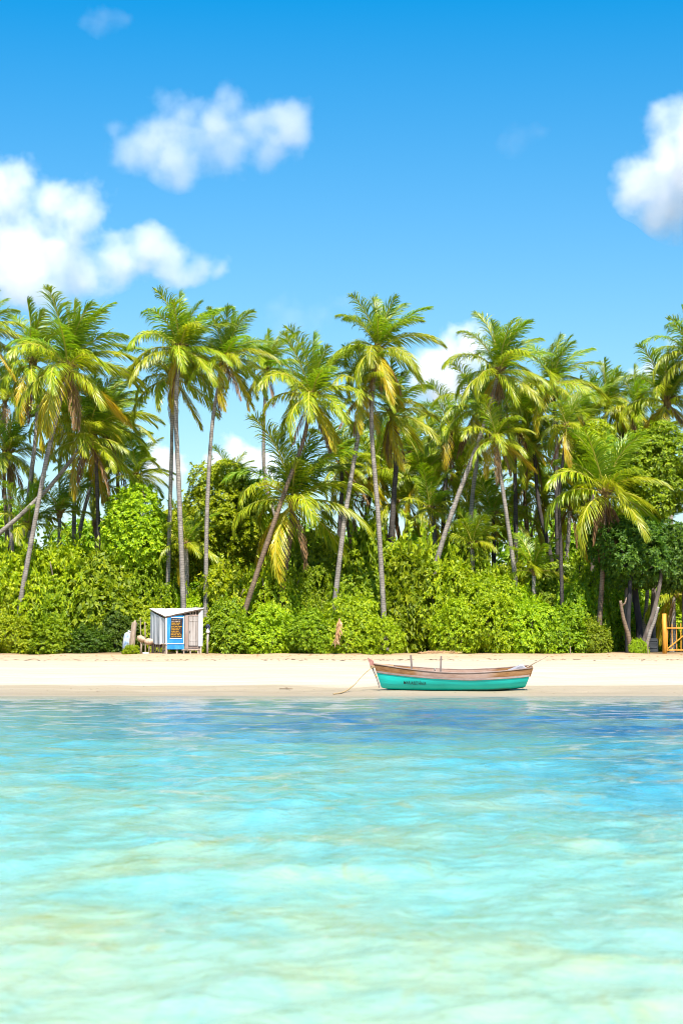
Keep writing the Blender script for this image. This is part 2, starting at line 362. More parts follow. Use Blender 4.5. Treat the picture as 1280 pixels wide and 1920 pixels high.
# ------------------------------------------------------------------ clouds: real volumes high and far away
def cloud(blobs, Y, dens, label, nscale=.022, namp=2.7, seed=0, soft=1.4):
    r = random.Random(seed)
    s = Y / FPX
    cs = [(P(u, v, Y + r.uniform(-.3, .3) * rad * s), rad * s) for (u, v, rad) in blobs]
    c0 = sum((c for c, _ in cs), Vector()) / len(cs)
    mb = MB()
    for c, rad in cs: mb.blob(c - c0, (rad * 1.4, rad * 1.4, rad * 1.4), seg=16, ring=10)
    me = mb.mesh('cloud', [])
    o = bpy.data.objects.new('cloud', me); COL.objects.link(o)
    rm = o.modifiers.new('r', 'REMESH'); rm.mode = 'VOXEL'; rm.voxel_size = max(2.5, min(b for _, b in cs) * .22)
    dg = bpy.context.evaluated_depsgraph_get(); me2 = bpy.data.meshes.new_from_object(o.evaluated_get(dg)); o.modifiers.clear(); o.data = me2
    o.location = c0
    m, t, out = newmat('cloud_vapour'); v = objcoord(t)
    wv = N(t, 'ShaderNodeVectorMath', operation='ADD')
    nz = N(t, 'ShaderNodeTexNoise'); setin(nz, Scale=nscale * .8, Detail=2.0); t.links.new(v, nz.inputs['Vector'])
    vs_ = N(t, 'ShaderNodeVectorMath', operation='SUBTRACT'); t.links.new(nz.outputs[1], vs_.inputs[0]); vs_.inputs[1].default_value = (.5, .5, .5)
    vm_ = N(t, 'ShaderNodeVectorMath', operation='SCALE'); t.links.new(vs_.outputs[0], vm_.inputs[0]); vm_.inputs['Scale'].default_value = 38
    t.links.new(v, wv.inputs[0]); t.links.new(vm_.outputs[0], wv.inputs[1]); v0 = v; v = wv.outputs[0]
    f = None
    for c, rad in cs:
        d = N(t, 'ShaderNodeVectorMath', operation='DISTANCE'); t.links.new(v, d.inputs[0]); d.inputs[1].default_value = c - c0
        g = math_(t, 'SUBTRACT', 1.0, math_(t, 'DIVIDE', d.outputs['Value'], rad))
        if f is None: f = g
        else:
            mm = N(t, 'ShaderNodeMath', operation='SMOOTH_MAX'); t.links.new(f, mm.inputs[0]); t.links.new(g, mm.inputs[1]); mm.inputs[2].default_value = .35; f = mm.outputs[0]
    n1 = noise(t, nscale, 6, .62, v0)
    f = math_(t, 'ADD', f, math_(t, 'MULTIPLY', math_(t, 'SUBTRACT', n1, .52), namp))
    f = math_(t, 'ADD', f, math_(t, 'MULTIPLY', math_(t, 'SUBTRACT', noise(t, nscale * 3.3, 3, .6, v0), .5), .7))
    dn = math_(t, 'MULTIPLY', math_(t, 'MULTIPLY', math_(t, 'SUBTRACT', f, .02), soft, True), dens)
    vol = N(t, 'ShaderNodeVolumePrincipled'); vol.inputs['Color'].default_value = (.985, .985, .99, 1); vol.inputs['Anisotropy'].default_value = .0
    t.links.new(dn, vol.inputs['Density']); t.links.new(vol.outputs[0], out.inputs['Volume'])
    o.data.materials.clear(); o.data.materials.append(m)
    m.cycles.volume_step_rate = .5
    tag(o, label, 'cloud', 'clouds in the blue sky')
    return o
CL = 1500
cloud([(430, 190, 48), (400, 235, 62), (335, 235, 60), (300, 205, 42), (290, 262, 58), (240, 275, 50), (475, 240, 62), (530, 232, 62), (555, 250, 42), (335, 295, 52), (510, 272, 46), (430, 270, 55), (215, 235, 30)], CL, .019, 'soft two-humped white cloud, highest in the sky', seed=1)
cloud([(10, 375, 90), (90, 395, 75), (150, 392, 65), (-60, 360, 110), (30, 455, 90), (115, 470, 62), (-20, 515, 92), (50, 515, 72), (220, 485, 55), (280, 470, 52), (330, 490, 50), (375, 498, 40), (405, 500, 28), (160, 510, 52), (-90, 450, 110)], CL + 100, .034, 'large white cumulus cloud with a long tail to the right, above the leftmost palms', seed=2)
cloud([(1280, 235, 80), (1245, 310, 78), (1208, 345, 56), (1290, 345, 90), (1262, 370, 52), (1320, 280, 120)], CL, .034, 'dense white cumulus cloud cut by the right edge of the photo', seed=3)
cloud([(872, 635, 44), (840, 665, 46), (815, 695, 48), (885, 665, 46), (900, 618, 24), (850, 715, 50)], CL + 400, .055, 'white cloud rising behind the leaning tall palm right of centre', seed=4)
cloud([(440, 855, 42), (405, 868, 32), (475, 865, 40), (500, 880, 40)], CL + 600, .07, 'low white cloud behind the slender trunks left of centre', seed=5)
cloud([(300, 868, 42), (285, 850, 26), (320, 880, 36)], CL + 600, .07, 'small low white cloud just above the broadleaf tree', seed=6)
cloud([(1218, 690, 26), (1240, 700, 30), (1270, 650, 28), (1195, 712, 22)], CL + 500, .06, 'small white cloud behind the palms near the right edge', seed=7)
cloud([(195, 36, 30), (160, 42, 22), (228, 40, 22)], CL, .007, 'faint wisp of cloud at the top left of the sky', seed=8)
cloud([(520, 580, 34), (550, 600, 40), (640, 565, 30), (600, 595, 30)], CL + 200, .004, 'faint haze of cloud above the slim palm left of centre', seed=9)
cloud([(970, 258, 32), (945, 265, 24), (1005, 250, 26)], CL, .003, 'faint wisp of cloud in the open blue to the right', seed=10)

# ------------------------------------------------------------------ palms
WIND = np.array([.42, .06, 0.0])
def unit(a): return a / np.maximum(np.linalg.norm(a, axis=-1, keepdims=True), 1e-9)
def frond_mesh(az, age, seed, dead=False, L=4.0):
    r = np.random.default_rng(seed)
    if dead:
        th0, droop = R(r.uniform(-72, -40)), R(r.uniform(15, 45))
    else:
        th0 = R(np.interp(age, [0, .25, .5, .75, 1], [86, 66, 42, 8, -38]) + r.uniform(-8, 8))
        droop = R(np.interp(age, [0, .25, .5, .75, 1], [30, 62, 92, 92, 46]) + r.uniform(-12, 12))
    if age < .12 and not dead: L = L * .85
    K = 16; ts = np.linspace(0, 1, K + 1); pos = [np.zeros(3)]; dirs = []
    for t in ts:
        th = max(th0 - droop * t ** 1.25, R(-87))
        d = np.array([math.cos(th) * math.cos(az), math.cos(th) * math.sin(az), math.sin(th)])
        d = d + WIND * (t * .75 if not dead else t * .15); d /= np.linalg.norm(d); dirs.append(d)
    for i in range(K): pos.append(pos[-1] + (dirs[i] + dirs[i + 1]) * .5 * L / K)
    pos = np.array(pos); dirs = np.array(dirs)
    side0 = np.array([-math.sin(az), math.cos(az), 0.0]); roll = r.uniform(-.6, .6)
    # rachis
    mb = MB(); mb.tube([tuple(p) for p in pos], [float(.05 * (1 - .85 * t) + .004) for t in ts], n=5)
    V = [np.array(mb.v)]; quads = [np.array([f for f in mb.f if len(f) == 4])]; qm = [np.ones(len(quads[0]))]; tris = []; off = len(mb.v)
    n = 72
    tt = np.linspace(.10, .995, n); tt = tt + r.normal(0, .004, n); tt = np.clip(tt, .08, 1)
    ip = lambda A: np.stack([np.interp(tt, ts, A[:, k]) for k in range(3)], -1)
    p0, T = ip(pos), unit(ip(dirs))
    Sd = unit(side0 - T * (T @ side0)[:, None]); Nn = unit(np.cross(T, Sd))
    c, s_ = math.cos(roll), math.sin(roll); Sd, Nn = Sd * c + Nn * s_, Nn * c - Sd * s_
    prof = (.50 + .74 * np.sin(np.pi * np.clip(tt, 0, 1) ** .75) ** .8) * (1 - .35 * (tt > .93)); prof *= L / 4 * (1 if not dead else .8)
    ang = np.interp(tt, [0, .5, 1], [R(32), R(54), R(74)])
    g = np.array([.30, .05, -1.0]) if not dead else np.array([.05, 0, -1.0])
    dr = (.26 + .80 * age) if not dead else 1.3
    for sd in (-1, 1):
        keep = r.random(n) > (.05 if not dead else .30)
        a = ang + r.normal(0, .13, n)
        d0 = unit(Sd * sd * np.cos(a)[:, None] + T * np.sin(a)[:, None] + Nn * .28 + r.normal(0, .10, (n, 3)))
        ln = prof * r.uniform(.85, 1.1, n)
        d1 = unit(d0 + g * dr * .45); d2 = unit(d0 + g * dr * 1.15 + WIND * .25); d3 = unit(d0 + g * dr * 2.0 + WIND * .4)
        q0 = p0; q1 = q0 + d1 * (ln * .36)[:, None]; q2 = q1 + d2 * (ln * .36)[:, None]; q3 = q2 + d3 * (ln * .28)[:, None]
        wd = lambda d: unit(T - d * np.sum(T * d, 1)[:, None])
        w0 = .0185 * (1 if not dead else .8) * L / 4
        vs = np.stack([q0 - wd(d1) * w0, q0 + wd(d1) * w0, q1 - wd(d1) * w0 * 1.25, q1 + wd(d1) * w0 * 1.25, q2 - wd(d2) * w0, q2 + wd(d2) * w0, q3], 1)[keep]
        k = len(vs); b = off + np.arange(k)[:, None] * 7
        V.append(vs.reshape(-1, 3)); off += k * 7
        quads += [b + np.array([0, 1, 3, 2]), b + np.array([2, 3, 5, 4])]; qm += [np.zeros(k), np.zeros(k)]
        tris.append(b + np.array([4, 5, 6]))
    Q = np.concatenate(quads); Tt = np.concatenate(tris)
    mi = np.concatenate(qm + [np.zeros(len(Tt))])
    lm = M['frond_dead'] if dead else M['frond_young'] if age < .34 else M['frond_mid'] if age < .88 else M['frond_old']
    return npmesh('frond', np.concatenate(V), [Q, Tt], [lm, M['rachis_dead'] if dead else M['rachis']], False, mi)
NAZ, NAGE = 14, 7
FR = {(i, j): frond_mesh(2 * math.pi * i / NAZ, j / (NAGE - 1), 100 + i * 31 + j) for i in range(NAZ) for j in range(NAGE)}
FD = [frond_mesh(2 * math.pi * i / 10, 1.0, 900 + i, dead=True) for i in range(10)]
nutm = MB().blob((0, 0, 0), (.12, .12, .15), seg=8, ring=6).mesh('coconut', M['coconut'], smooth=True)
cm = MB(); cm.blob((0, 0, -.05), (.26, .26, .42), seg=10, ring=8, jit=.12)
for i in range(9):
    a = i * 2.4; cm.tube([(.1 * math.cos(a), .1 * math.sin(a), -.1), (.32 * math.cos(a), .32 * math.sin(a), .15), (.5 * math.cos(a), .5 * math.sin(a), .3)], [.10, .07, .04], n=5)
cm.tube([(0, 0, .2), (.03, 0, .9), (.10, 0, 1.5)], [.07, .05, .012], n=5)
crownm = cm.mesh('crown', M['crown_fibre'], smooth=True)

def catmull(pts, n):
    pts = [pts[0] * 2 - pts[1]] + pts + [pts[-1] * 2 - pts[-2]]; out = []
    for i in range(1, len(pts) - 2):
        p0, p1, p2, p3 = pts[i - 1:i + 3]
        for k in range(n):
            t = k / n
            out.append(.5 * ((2 * p1) + (p2 - p0) * t + (2 * p0 - 5 * p1 + 4 * p2 - p3) * t * t + (3 * p1 - p0 - 3 * p2 + p3) * t ** 3))
    out.append(pts[-2]); return out
PG = 'coconut palms behind the beach'
def palm(px, Y, Rpx, label, nf=25, dead=2, bark='palm_grey', wid=.165, nuts=0, seed=1, young=False, tilt=0.0, spread=1.0):
    r = random.Random(seed)
    pts = [P(u, v, Y) for u, v in px]
    if len(pts) > 1:
        a, b = pts[0], pts[1]; d = (b - a)
        g = gz(a.x, Y) - .1
        if a.z > g and d.z > 0:
            drop = (a.z - g); base = a - Vector((d.x / d.z * drop * .75, 0, drop)); pts = [base] + pts
        else: pts[0].z = min(pts[0].z, g)
    top = pts[-1]; base = pts[0] if len(pts) > 1 else Vector((top.x, Y, gz(top.x, Y)))
    root = empty('coconut_palm', base, label=label, cat='palm tree', group=PG)
    if len(pts) == 1: pts = [base, base.lerp(top, .5) + Vector((r.uniform(-.3, .3), 0, 0)), top]
    cur = catmull(pts, 12 if len(pts) > 2 else 20)
    mb = MB(); k = len(cur); rad = []
    for i in range(k):
        t = i / (k - 1); rad.append(wid * (1.0 - .38 * t + .5 * math.exp(-t * 14)) * r.uniform(.96, 1.04))
    mb.tube([p - base for p in cur], rad, n=9)
    mb.build('trunk', M[bark], root, smooth=True)
    sc = Rpx * Y / FPX / 3.6
    cr = link('crown', crownm, root); cr.location = top - base; cr.scale = (sc,) * 3
    ax = (cur[-1] - cur[-3]).normalized(); ax = Vector((ax.x * .5, ax.y * .5, max(ax.z, .3))).normalized()
    nf = int(nf * .92)
    for i in range(nf):
        age = ((i + .5) / nf) ** 1.05 + r.uniform(-.05, .05)
        if young: age *= .72
        j = int(round(min(max(age, 0), 1) * (NAGE - 1)))
        ia = int(round(((i * 2.39996 + seed) % (2 * math.pi)) / (2 * math.pi) * NAZ)) % NAZ
        f = link('frond', FR[(ia, j)], cr)
        f.rotation_euler = (r.uniform(-.08, .08) - ax.y * .4, r.uniform(-.08, .08) + ax.x * .5 + tilt, r.uniform(-.2, .2))
        q = r.uniform(.88, 1.12); f.scale = (q, q, q * r.uniform(.92, 1.08)); f.location = (0, 0, .12 - .3 * age)
    if dead < 8: dead = (dead + 1) // 2
    for i in range(dead):
        f = link('dead_frond', FD[r.randrange(10)], cr); f.rotation_euler = (0, 0, r.uniform(-3.1, 3.1))
        q = r.uniform(.65, 1.0); f.scale = (q * spread, q * spread, q); f.location = (r.uniform(-.12, .12), r.uniform(-.12, .12), -.25)
    for i in range(nuts):
        a = r.uniform(0, 6.28); c = link('coconut', nutm, cr); c.location = (.34 * math.cos(a), .34 * math.sin(a), r.uniform(-.55, -.12)); c.scale = (r.uniform(.85, 1.15),) * 3
    return root

PALMS = [
 # pixel track of the trunk, depth, crown reach in px, label, options
 ([(38, 1135), (62, 1000), (88, 860), (112, 760), (128, 690)], 113, 138, 'big-crowned palm on a long trunk leaning right, tallest at the left', dict(nf=30, dead=3, nuts=7, seed=3)),
 ([(45, 1015), (58, 900), (70, 780), (62, 680)], 119, 112, 'palm whose crown shows just left of and behind the big-crowned palm at the left', dict(nf=26, dead=4, seed=8)),
 ([(-40, 1040), (40, 965), (100, 905), (165, 822)], 116, 112, 'palm with a slanting trunk that crosses the other trunks at the left', dict(nf=26, dead=3, nuts=3, seed=14, bark='palm_grey')),
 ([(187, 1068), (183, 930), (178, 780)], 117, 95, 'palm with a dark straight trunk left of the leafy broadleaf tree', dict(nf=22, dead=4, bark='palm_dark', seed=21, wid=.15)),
 ([(139, 1002), (139, 880), (128, 770)], 121, 92, 'palm with a pale straight trunk behind the slanting trunk', dict(nf=20, dead=3, seed=25, wid=.15)),
 ([(150, 998), (168, 920), (205, 790)], 122, 95, 'palm on a thin trunk leaning right behind the slanting one', dict(nf=22, dead=2, seed=31, wid=.14)),
 ([(316, 1055), (321, 880), (325, 705)], 116, 112, 'palm on the darker left trunk of the tall twin pair', dict(nf=24, dead=2, nuts=6, seed=43, bark='palm_grey', wid=.15)),
 ([(343, 1105), (335, 900), (330, 760), (338, 655)], 113, 116, 'palm on the right trunk of the tall twin pair, its crown above its twin', dict(nf=26, dead=2, nuts=4, seed=50, wid=.17)),
 ([(386, 1105), (389, 940), (400, 780), (422, 672)], 113.5, 98, 'palm on a slim grey trunk, next right of the tall twin pair', dict(nf=25, dead=3, nuts=4, seed=61, wid=.15)),
 ([(526, 1010), (497, 900), (495, 790), (500, 692)], 121, 88, 'slim palm with a small crown on a trunk that kinks near its foot', dict(nf=22, dead=2, nuts=3, seed=70, wid=.14)),
 ([(458, 1150), (500, 1020), (540, 905), (568, 828), (585, 745)], 112.6, 122, 'palm with a brown trunk leaning strongly right, left of the middle', dict(nf=27, dead=4, nuts=6, seed=84, bark='palm_brown', wid=.17)),
 ([(628, 1125), (645, 980), (668, 835), (684, 730)], 112.9, 84, 'palm on a grey trunk leaning right, its crown tucked behind two taller ones', dict(nf=20, dead=4, seed=95, wid=.175)),
 ([(717, 1115), (708, 960), (697, 820), (698, 740), (709, 655)], 112.6, 108, 'tall palm with yellowing lower fronds, in the middle of the photo', dict(nf=27, dead=6, nuts=5, seed=103, wid=.165)),
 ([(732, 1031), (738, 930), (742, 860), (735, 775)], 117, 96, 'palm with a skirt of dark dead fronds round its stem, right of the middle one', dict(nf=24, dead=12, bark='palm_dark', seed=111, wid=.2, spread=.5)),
 ([(535, 1062), (545, 1000), (549, 940)], 114, 150, 'low palm with big drooping fronds behind the strongly leaning trunk', dict(nf=24, dead=1, seed=122, bark='palm_brown', wid=.2)),
 ([(822, 1040), (858, 930), (892, 840), (915, 770), (934, 698)], 115, 112, 'tall palm on a pale trunk leaning right, with a thatch of dead fronds', dict(nf=28, dead=10, nuts=5, seed=133, wid=.17, spread=.55)),
 ([(1045, 1050), (1042, 900), (1042, 820), (1036, 720)], 119, 98, 'palm with a dark upright stem, right of the thatched leaning palm', dict(nf=24, dead=6, bark='palm_dark', nuts=3, seed=144, spread=.6)),
 ([(1130, 1000), (1133, 880), (1136, 758)], 127, 84, 'smaller far palm showing between the dark-stemmed one and the right edge', dict(nf=22, dead=2, seed=155, wid=.15)),
 ([(1258, 1020), (1255, 880), (1250, 752)], 120, 112, 'wide palm rising behind the broadleaf tree at the right', dict(nf=24, dead=3, seed=166)),
 ([(1310, 1060), (1302, 860), (1296, 668)], 118, 98, 'palm cut off by the right edge, its crown highest there', dict(nf=24, dead=3, nuts=3, seed=171)),
 ([(1124, 1145), (1130, 1050), (1134, 925)], 112.6, 130, 'low broad palm with dry fronds hanging down its trunk, at the right', dict(nf=22, dead=9, bark='palm_brown', seed=183, wid=.17, spread=.75)),
 ([(964, 1075), (948, 960), (938, 890), (930, 822)], 114.5, 82, 'palm with orange-brown lower fronds, under the thatched leaning palm', dict(nf=20, dead=5, seed=194, wid=.15)),
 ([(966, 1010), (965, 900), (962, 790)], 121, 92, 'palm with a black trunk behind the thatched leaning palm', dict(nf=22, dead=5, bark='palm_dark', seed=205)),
 ([(878, 1020), (886, 920), (893, 860), (895, 765)], 119, 95, 'palm on a trunk standing close behind the thatched leaning trunk', dict(nf=22, dead=4, seed=216, wid=.16)),
 ([(1053, 1135), (1050, 1020), (1048, 930), (1062, 800)], 113, 74, 'palm on a slim straight dark trunk between the two lowest right-hand crowns', dict(nf=15, dead=2, bark='palm_dark', seed=227, wid=.13)),
 ([(1030, 1036), (1010, 950), (1000, 840)], 121, 88, 'palm on a dark trunk leaning left, right of the black-trunked one', dict(nf=20, dead=4, bark='palm_dark', seed=238)),
 ([(1000, 1100), (1000, 1072)], 114, 76, 'young palm with fronds fanning up out of the shrubs, right of centre', dict(nf=13, dead=0, young=True, seed=249, wid=.16)),
 ([(885, 1060), (885, 1022)], 115.4, 70, 'young palm sprouting at the foot of the pale leaning trunk', dict(nf=12, dead=0, young=True, seed=260, wid=.16)),
 ([(350, 1060), (349, 1022)], 116, 74, 'young dark palm low down between the twin trunks and the slim one', dict(nf=14, dead=0, seed=271, wid=.16)),
 ([(258, 960), (258, 893)], 123, 76, 'short palm standing above the broadleaf tree left of the twin pair', dict(nf=18, dead=1, seed=282)),
 ([(-40, 1040), (-35, 800), (-30, 625)], 118, 92, 'tall palm mostly beyond the left edge, only frond tips in view', dict(nf=22, dead=2, seed=293)),
 ([(22, 1010), (18, 930), (16, 850)], 122, 96, 'palm with yellow fronds low at the left edge', dict(nf=22, dead=5, seed=304)),
 ([(112, 1020), (112, 962)], 118.5, 88, 'young palm fanning out between the pale straight and the big-crowned palm trunks', dict(nf=14, dead=0, young=True, seed=315, wid=.15)),
 ([(635, 1010), (640, 930), (640, 870)], 124, 84, 'palm with a dark heart behind the leaning grey trunk at the middle', dict(nf=20, dead=4, bark='palm_dark', seed=326)),
 ([(672, 1020), (690, 950), (700, 880)], 126, 84, 'orange-tinged palm low between the two grey trunks in the middle', dict(nf=20, dead=5, bark='palm_dark', seed=337)),
 ([(790, 1010), (790, 950), (792, 895)], 125, 86, 'low palm right of the skirted dark stem', dict(nf=20, dead=4, bark='palm_dark', seed=348)),
 ([(830, 1000), (832, 930), (846, 805)], 124, 86, 'palm filling the gap left of the thatched leaning palm', dict(nf=20, dead=3, bark='palm_dark', seed=359)),
 ([(815, 1020), (812, 990), (806, 955)], 122, 78, 'low palm with arching yellow fronds behind the foot of the leaning trunk', dict(nf=18, dead=2, seed=370)),
 ([(1090, 1000), (1092, 900), (1090, 790)], 125, 86, 'palm behind the broad low palm, left of it', dict(nf=20, dead=3, bark='palm_dark', seed=381)),
 ([(1190, 1000), (1192, 880), (1190, 765)], 126, 86, 'palm half hidden by the broadleaf tree near the right edge', dict(nf=20, dead=3, seed=392)),
 ([(420, 1010), (425, 950), (430, 905)], 129, 66, 'distant palm peeping over the shrubs between the slim trunks', dict(nf=16, dead=1, seed=403)),
 ([(925, 1060), (925, 1010), (922, 965)], 123, 84, 'shaded palm behind the orange-brown one', dict(nf=18, dead=4, bark='palm_dark', seed=414)),
 ([(1060, 1060), (1065, 1000), (1068, 950)], 123, 76, 'palm with yellow hanging fronds behind the slim straight dark trunk', dict(nf=18, dead=4, seed=425)),
 ([(220, 1000), (222, 930), (218, 850)], 126, 84, 'palm behind the dark straight trunk at the left', dict(nf=20, dead=3, seed=436)),
 ([(1260, 1175), (1262, 1130), (1266, 1110)], 118, 88, 'low palm with a bright frond behind the orange gate', dict(nf=14, dead=1, seed=447, wid=.14)),
 ([(1205, 1180), (1212, 1120), (1216, 1010)], 121, 80, 'palm with a pale trunk behind the leaning bare trunks at the right', dict(nf=16, dead=2, seed=458, wid=.15)),
 ([(760, 1020), (765, 940), (768, 845)], 128, 84, 'far palm directly behind the skirted dark stem', dict(nf=18, dead=3, seed=480)),
 ([(55, 1030), (55, 985)], 118, 88, 'young palm fanning out left of the big-crowned palm trunk, far left', dict(nf=14, dead=0, young=True, seed=600, wid=.15)),
 ([(182, 1015), (176, 960), (178, 905)], 126, 90, 'palm behind the dark straight trunk, lowest of the left cluster', dict(nf=20, dead=3, seed=607, wid=.15, bark='palm_brown')),
 ([(656, 1015), (650, 972), (652, 930)], 129, 90, 'small far palm right of the middle leaning grey trunk', dict(nf=20, dead=3, seed=614, wid=.15, bark='palm_brown')),
 ([(724, 1015), (718, 932), (720, 850)], 130, 90, 'far palm between the middle tall trunk and the skirted stem', dict(nf=20, dead=3, seed=621, wid=.15, bark='palm_brown')),
 ([(864, 1015), (858, 947), (860, 880)], 128, 90, 'far palm left of the black-trunked stem', dict(nf=20, dead=3, seed=628, wid=.15, bark='palm_brown')),
 ([(989, 1015), (983, 957), (985, 900)], 127, 90, 'far palm right of the black-trunked stem', dict(nf=20, dead=3, seed=635, wid=.15, bark='palm_brown')),
 ([(1024, 1015), (1018, 975), (1020, 935)], 126, 90, 'far palm low behind the left-leaning dark trunk', dict(nf=20, dead=3, seed=642, wid=.15, bark='palm_brown')),
 ([(1109, 1015), (1103, 960), (1105, 905)], 127, 90, 'far palm left of the low broad crown', dict(nf=20, dead=3, seed=649, wid=.15, bark='palm_brown')),
 ([(749, 1015), (743, 980), (745, 945)], 126, 90, 'low far palm at the foot of the skirted stem', dict(nf=20, dead=3, seed=656, wid=.15, bark='palm_brown')),
 ([(882, 1015), (876, 982), (878, 950)], 127, 90, 'low far palm behind the foot of the thatched leaning palm', dict(nf=20, dead=3, seed=663, wid=.15, bark='palm_brown')),
 ([(1219, 1015), (1213, 927), (1215, 840)], 128, 90, 'far palm inside the broadleaf tree gap at the right', dict(nf=20, dead=3, seed=670, wid=.15, bark='palm_brown')),
 ([(14, 1015), (8, 880), (10, 745)], 126, 90, 'far palm with its crown high at the left edge', dict(nf=20, dead=3, seed=684, wid=.15, bark='palm_brown')),
 ([(1169, 1015), (1163, 917), (1165, 820)], 129, 90, 'far palm between the low broad crown and the right-hand tree', dict(nf=20, dead=3, seed=705, wid=.15, bark='palm_brown')),
 ([(989, 1015), (983, 902), (985, 790)], 128, 90, 'far palm between the thatched palm and the dark upright stem', dict(nf=20, dead=3, seed=712, wid=.15, bark='palm_brown')),
 ([(816, 1015), (810, 932), (812, 850)], 130, 90, 'far palm right of the skirted stem, under the white cloud', dict(nf=20, dead=3, seed=726, wid=.15, bark='palm_brown')),
]
for px, Y, Rp, lab, kw in PALMS: palm(px, Y, Rp, lab, **kw)

# ------------------------------------------------------------------ shrubs and broadleaf trees
def foliage_mesh(name, puffs, mat, per_m2=30, L=.17, wd=.085, m=7, seed=0, center=None, shoots=3.0):
    """leaf rosettes over the outside of a cluster of puffs: puffs = [(x,y,z,r)]"""
    r = np.random.default_rng(seed); pf = np.array(puffs); V = []
    cen = np.array(center) if center is not None else pf[:, :3].mean(0)
    for i, (x, y, z, rad) in enumerate(pf):
        n = int(4 * math.pi * rad * rad * per_m2)
        d = unit(r.normal(0, 1, (n, 3))); rr = rad * (1 - .28 * r.random(n) ** 1.6 + .10 * (r.random(n) > .9))
        p = np.array([x, y, z]) + d * rr[:, None]
        ok = np.ones(n, bool)
        for j, (a, b, c, q) in enumerate(pf):
            if j != i: ok &= (np.linalg.norm(p - np.array([a, b, c]), axis=1) > q * .72)
        ok &= p[:, 2] > -.05
        p, d = p[ok], d[ok]
        nrm = unit(d + np.array([0, -.1, .55]) + r.normal(0, .3, d.shape))
        t1 = unit(np.cross(nrm, r.normal(0, 1, d.shape))); t2 = np.cross(nrm, t1)
        ph0 = r.uniform(0, 6.28, len(p))
        for k in range(m):
            a = ph0 + k * 6.283 / m + r.normal(0, .25, len(p))
            lift = r.uniform(.1, .75, len(p))
            ld = unit(t1 * np.cos(a)[:, None] + t2 * np.sin(a)[:, None] + nrm * lift[:, None])
            w = unit(np.cross(ld, nrm + r.normal(0, .25, nrm.shape)))
            ll = L * r.uniform(.65, 1.2, len(p)); ww = wd * r.uniform(.7, 1.2, len(p))
            b0 = p + ld * .02; mid = p + ld * (ll * .52)[:, None] + nrm * .008; tip = p + ld * ll[:, None] - np.array([0, 0, 1]) * (ll * .18)[:, None]
            V.append(np.stack([b0, mid - w * (ww * .5)[:, None], tip, mid + w * (ww * .5)[:, None]], 1))
    for _ in range(int(len(pf) * shoots)):
        x, y, z, rad = pf[r.integers(len(pf))]; d = unit(np.array([r.normal(0, .6), r.normal(0, .6), 1.0 + r.normal(0, .3)]))
        ln = r.uniform(.25, .75); st = np.array([x, y, z]) + d * rad * .9
        nn = 14; tt = r.random(nn) ** .7; p = st + d * (ln * tt)[:, None]
        ld = unit(r.normal(0, 1, (nn, 3)) + d * .8); w = unit(np.cross(ld, r.normal(0, 1, (nn, 3))))
        ll = L * r.uniform(.7, 1.3, nn); ww = wd * r.uniform(.7, 1.2, nn); mid = p + ld * (ll * .5)[:, None]
        V.append(np.stack([p, mid - w * (ww * .5)[:, None], p + ld * ll[:, None], mid + w * (ww * .5)[:, None]], 1))
    V = np.concatenate(V); k = len(V)
    q = np.arange(k * 4).reshape(k, 4)
    return npmesh(name, V.reshape(-1, 3), [q], [mat], False)
def dome_puffs(rx, ry, h, n, seed, r0=.42, r1=1.10):
    r = random.Random(seed); out = [(0, 0, h * .35, min(rx, h) * .55)]
    for i in range(n):
        u = (i + .5) / n; ph = math.acos(1 - u * .98); a = i * 2.39996 + r.uniform(-.3, .3)
        rad = r0 + (r1 - r0) * r.random() ** 1.4
        x = (rx - rad) * math.sin(ph) * math.cos(a); y = (ry - rad) * math.sin(ph) * math.sin(a); z = (h - rad) * math.cos(ph) * r.uniform(.8, 1.12)
        q = r.uniform(.70, 1.10); out.append((x * q, y * q, max(z * q, rad * .6), rad))
    return out
SH = []
for i in range(7):
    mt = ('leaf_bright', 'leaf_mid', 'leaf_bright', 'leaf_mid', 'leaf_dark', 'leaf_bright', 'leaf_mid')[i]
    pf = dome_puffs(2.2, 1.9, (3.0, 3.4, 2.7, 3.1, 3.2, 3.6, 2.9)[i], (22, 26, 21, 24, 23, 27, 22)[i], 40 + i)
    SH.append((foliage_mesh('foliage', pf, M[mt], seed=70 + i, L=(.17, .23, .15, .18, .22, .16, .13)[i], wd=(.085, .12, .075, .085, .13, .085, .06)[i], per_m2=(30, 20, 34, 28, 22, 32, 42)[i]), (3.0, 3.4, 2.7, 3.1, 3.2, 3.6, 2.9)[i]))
def stems_mesh(h, n, seed, rx=1.2):
    r = random.Random(seed); mb = MB()
    for i in range(n):
        a = i * 2.4; b = Vector((.15 * math.cos(a), .15 * math.sin(a), -.2))
        e = Vector((rx * math.cos(a) * r.uniform(.5, 1), rx * .8 * math.sin(a), h * r.uniform(.6, .85))); mid = b.lerp(e, .5) + Vector((r.uniform(-.2, .2), r.uniform(-.2, .2), .15))
        mb.tube(catmull([b, mid, e], 4), [.06 - .005 * k for k in range(9)], n=5)
    return mb.mesh('stem', M['twig'], smooth=True)
STEM = [stems_mesh(3, 7, i) for i in range(3)]
SG = 'shrubs along the back of the beach'
def shrub(u, vt, wpx, Y, var, label, rot=0.0, depth=None):
    me, h0 = SH[var]; x = P(u, 1226, Y).x; g = gz(x, Y)
    top = P(u, vt, Y).z; h = max(top - g, .4) * 1.12; w = wpx * Y / FPX
    root = empty('shrub', (x, Y, g), (0, 0, rot), label, 'shrub', SG)
    sx = w / 4.2; sz = h / h0
    for nm, m_ in (('foliage', me), ('stem', STEM[var % 3])):
        o = link(nm, m_, root); o.scale = (sx, (sx + sz) / 2 if depth is None else depth, sz * (1 if nm == 'foliage' else .74))
    return root
